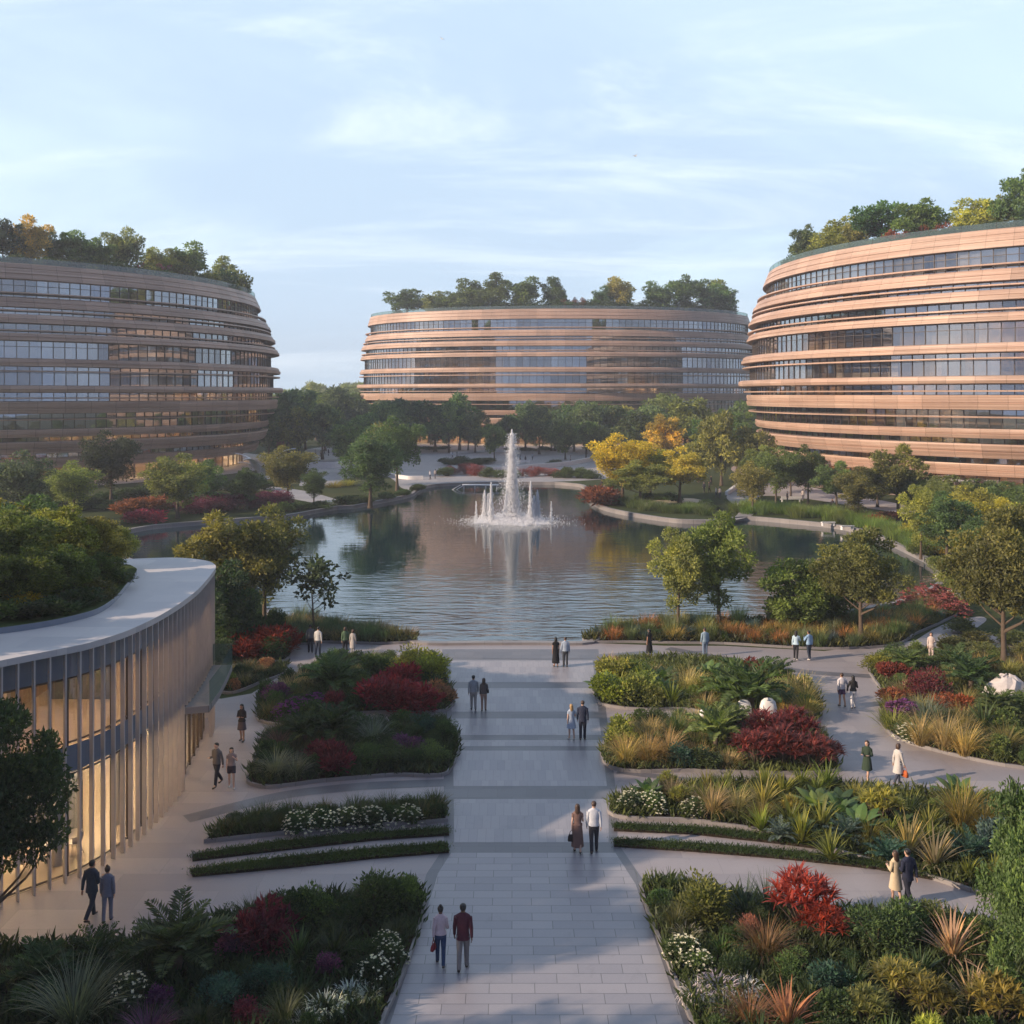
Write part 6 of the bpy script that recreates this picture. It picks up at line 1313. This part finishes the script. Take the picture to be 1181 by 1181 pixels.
# rounded white seats in the palm garden and the pale rocks
for px, py, hh, w, lb in ((858,832,1.0,.75,'white rounded upright stone under the tall palm'),(886,836,1.25,.85,'white rounded upright stone beside the red shrubs'),(812,838,.8,.45,'white pointed stone beside the paved slot')):
    q = at(px, py); s_ = MB().loft([np.array([0,0,z*hh]) for z in (0,.3,.62,.85,.96,1.0)], np.array([.5,.5,.49,.40,.24,.02])*w, np.array([.34,.34,.33,.26,.14,.01])*w, 20, pw=2.6).build('standing_stone', WHITE, None, True, (q[0], q[1], .1)); tag(s_, lb, 'stone', 'white stones in the palm garden')
def rock(px, py, w, hh, label, seed):
    r = np.random.default_rng(seed); q = at(px, py); n = 16; C = []; 
    mb = MB(); zs = np.array([0,.25,.55,.8,.95,1.0])*hh; f = np.array([1,1.05,.9,.62,.32,.05])
    a = np.arange(n)*2*math.pi/n; bump_ = 1+.22*r.standard_normal(n); bump_ = (bump_+np.roll(bump_,1))/2
    V = np.concatenate([np.c_[np.cos(a)*w*.5*g*bump_*(1+.06*r.standard_normal(n)), np.sin(a)*w*.4*g*bump_, np.full(n, z)+.05*hh*r.standard_normal(n)*(z > 0)] for z, g in zip(zs, f)])
    i = np.arange(5)[:,None]*n; k = np.arange(n)[None]; mb.add(V, np.stack([i+k,i+(k+1)%n,i+n+(k+1)%n,i+n+k],-1).reshape(-1,4))
    tag(mb.build('boulder', ROCK, None, False, (q[0], q[1], .05)), label, 'boulder')
rock(1162,808,2.3,1.3,'large pale boulder among palms at the frame edge',1); rock(1105,690,2.0,.8,'flat pale boulder beside the rose pink shrubs',2); rock(1088,668,1.6,.7,'pale boulder at the end of the lake',3)
# jetty over the far water, benches, low terrace walls
jx0, jy0, _ = at(533,561.5); jt = empty('jetty', (jx0, jy0, 0), 0, 'small white jetty standing in the far lake water', 'jetty')
wj = 42*jy0/F; MB().box((wj/2,0,.35), (wj,1.6,.16)).build('deck', WHITE, jt)
for q in (.05,.35,.65,.95): MB().box((wj*q,0,-.15), (.16,1.3,.98)).build('pier', WHITE, jt)
MB().tube([[-.2,-.8,.42],[-1.2,-1.2,-.1],[-1.9,-1.5,-.6]], .07, 6).build('ladder_rail', WHITE, jt); MB().tube([[.5,-.8,.42],[-.5,-1.3,-.1],[-1.2,-1.6,-.6]], .07, 6).build('ladder_rail', WHITE, jt)
def bench(px, py, rz, label, w=2.2, back=True):
    q = at(px, py); b = empty('bench', (q[0], q[1], .01), rz, label, 'bench', 'white benches by the lake')
    MB().box((0,0,.44), (w,.5,.08)).build('seat', WHITE, b); MB().box((0,-.23,.72 if back else .50), (w,.06,.34 if back else .05)).build('backrest' if back else 'rim', WHITE, b)
    for s_ in (-1,1): MB().box((s_*w*.42,0,.2), (.1,.44,.40)).build('leg', WHITE, b)
bench(955,606.5,.1,'white bench at the right lake edge nearer the sunlit building',1.7,False); bench(977,611,.25,'white bench at the right lake edge nearer the reeds',1.7,False); bench(912,579,.1,'white bench under young trees before the sunlit building',3.2); bench(604,535,0,'white bench on the far terrace right of the fountain',3.0)
def wall(pts, hh, label, th=.5):
    P = catmull(np.array([at(*p) for p in pts]), 8, False); T = unit(np.gradient(P, axis=0)); n2 = np.c_[-T[:,1], T[:,0], np.zeros(len(T))]
    R2 = np.concatenate([P+n2*th/2, (P-n2*th/2)[::-1]]); tag(MB().prism(R2, 0, hh).build('terrace_wall', WHITE), label, 'low wall', 'low white terrace walls on the far shore')
wall([(560,545),(610,541),(655,537),(690,530)], 1.0, 'long curved white terrace wall right of the fountain'); wall([(352,540),(385,540),(402,536)], 1.3, 'white terrace wall on the far left plaza'); wall([(440,548),(470,553),(488,553)], .7, 'low white wall above the left lake landing'); wall([(520,524),(560,521),(600,522)], .6, 'low white wall under the dark park trees'); wall([(838,571),(860,557),(885,553)], .6, 'low white wall behind the right lake path')
# gulls
def bird(px, py, Y, span, bank, label):
    c = at(px, HY+1, 0); z = H-(py-HY)*Y/F; x = (px-CX)*Y/F; b = empty('gull', (x, Y, z), .6, label, 'bird'); mb = MB()
    mb.tube([[0,-.32,0],[0,-.18,.0],[0,.05,.02],[0,.22,.03],[0,.32,.02]], [.02,.07,.09,.055,.015], 8).build('body', WHITE, b, True)
    for s_ in (-1,1):
        w = MB(); pts = [(0,.10,.03,.20),(.35,.14,.22+bank*s_*.2,.18),(.7,.02,.20+bank*s_*.5,.11),(1.0,-.16,.10+bank*s_*.7,.02)]
        V = []; 
        for a_, y_, z_, cw in pts: V += [[s_*a_*span/2, y_+cw*.4, z_+.012],[s_*a_*span/2, y_-cw*.6, z_],[s_*a_*span/2, y_-cw*.1, z_-.015]]
        w.add(V, [[k*3+j, k*3+(j+1)%3, k*3+3+(j+1)%3, k*3+3+j] for k in range(3) for j in range(3)]).build('wing', WHITE, b, True)
bird(733,180,150,1.5,.5,'white gull gliding above the fountain'); bird(510,45,190,1.2,-.3,'tiny dark gull high in the sky')
# ------------------------------------------------------------------ air
hz = MB().box((0,600,40), (2600,1500,86)); hz_o = hz.build('haze', []); hz_o.data.materials.clear()
m, t, o = newmat('air'); v = N(t, 'ShaderNodeVolumePrincipled'); v.inputs['Color'].default_value = (.90,.95,1.0,1); v.inputs['Density'].default_value = .00042; v.inputs['Anisotropy'].default_value = .2
t.links.new(v.outputs[0], o.inputs['Volume']); hz_o.data.materials.append(m); tag(hz_o, None, None, None, 'stuff')
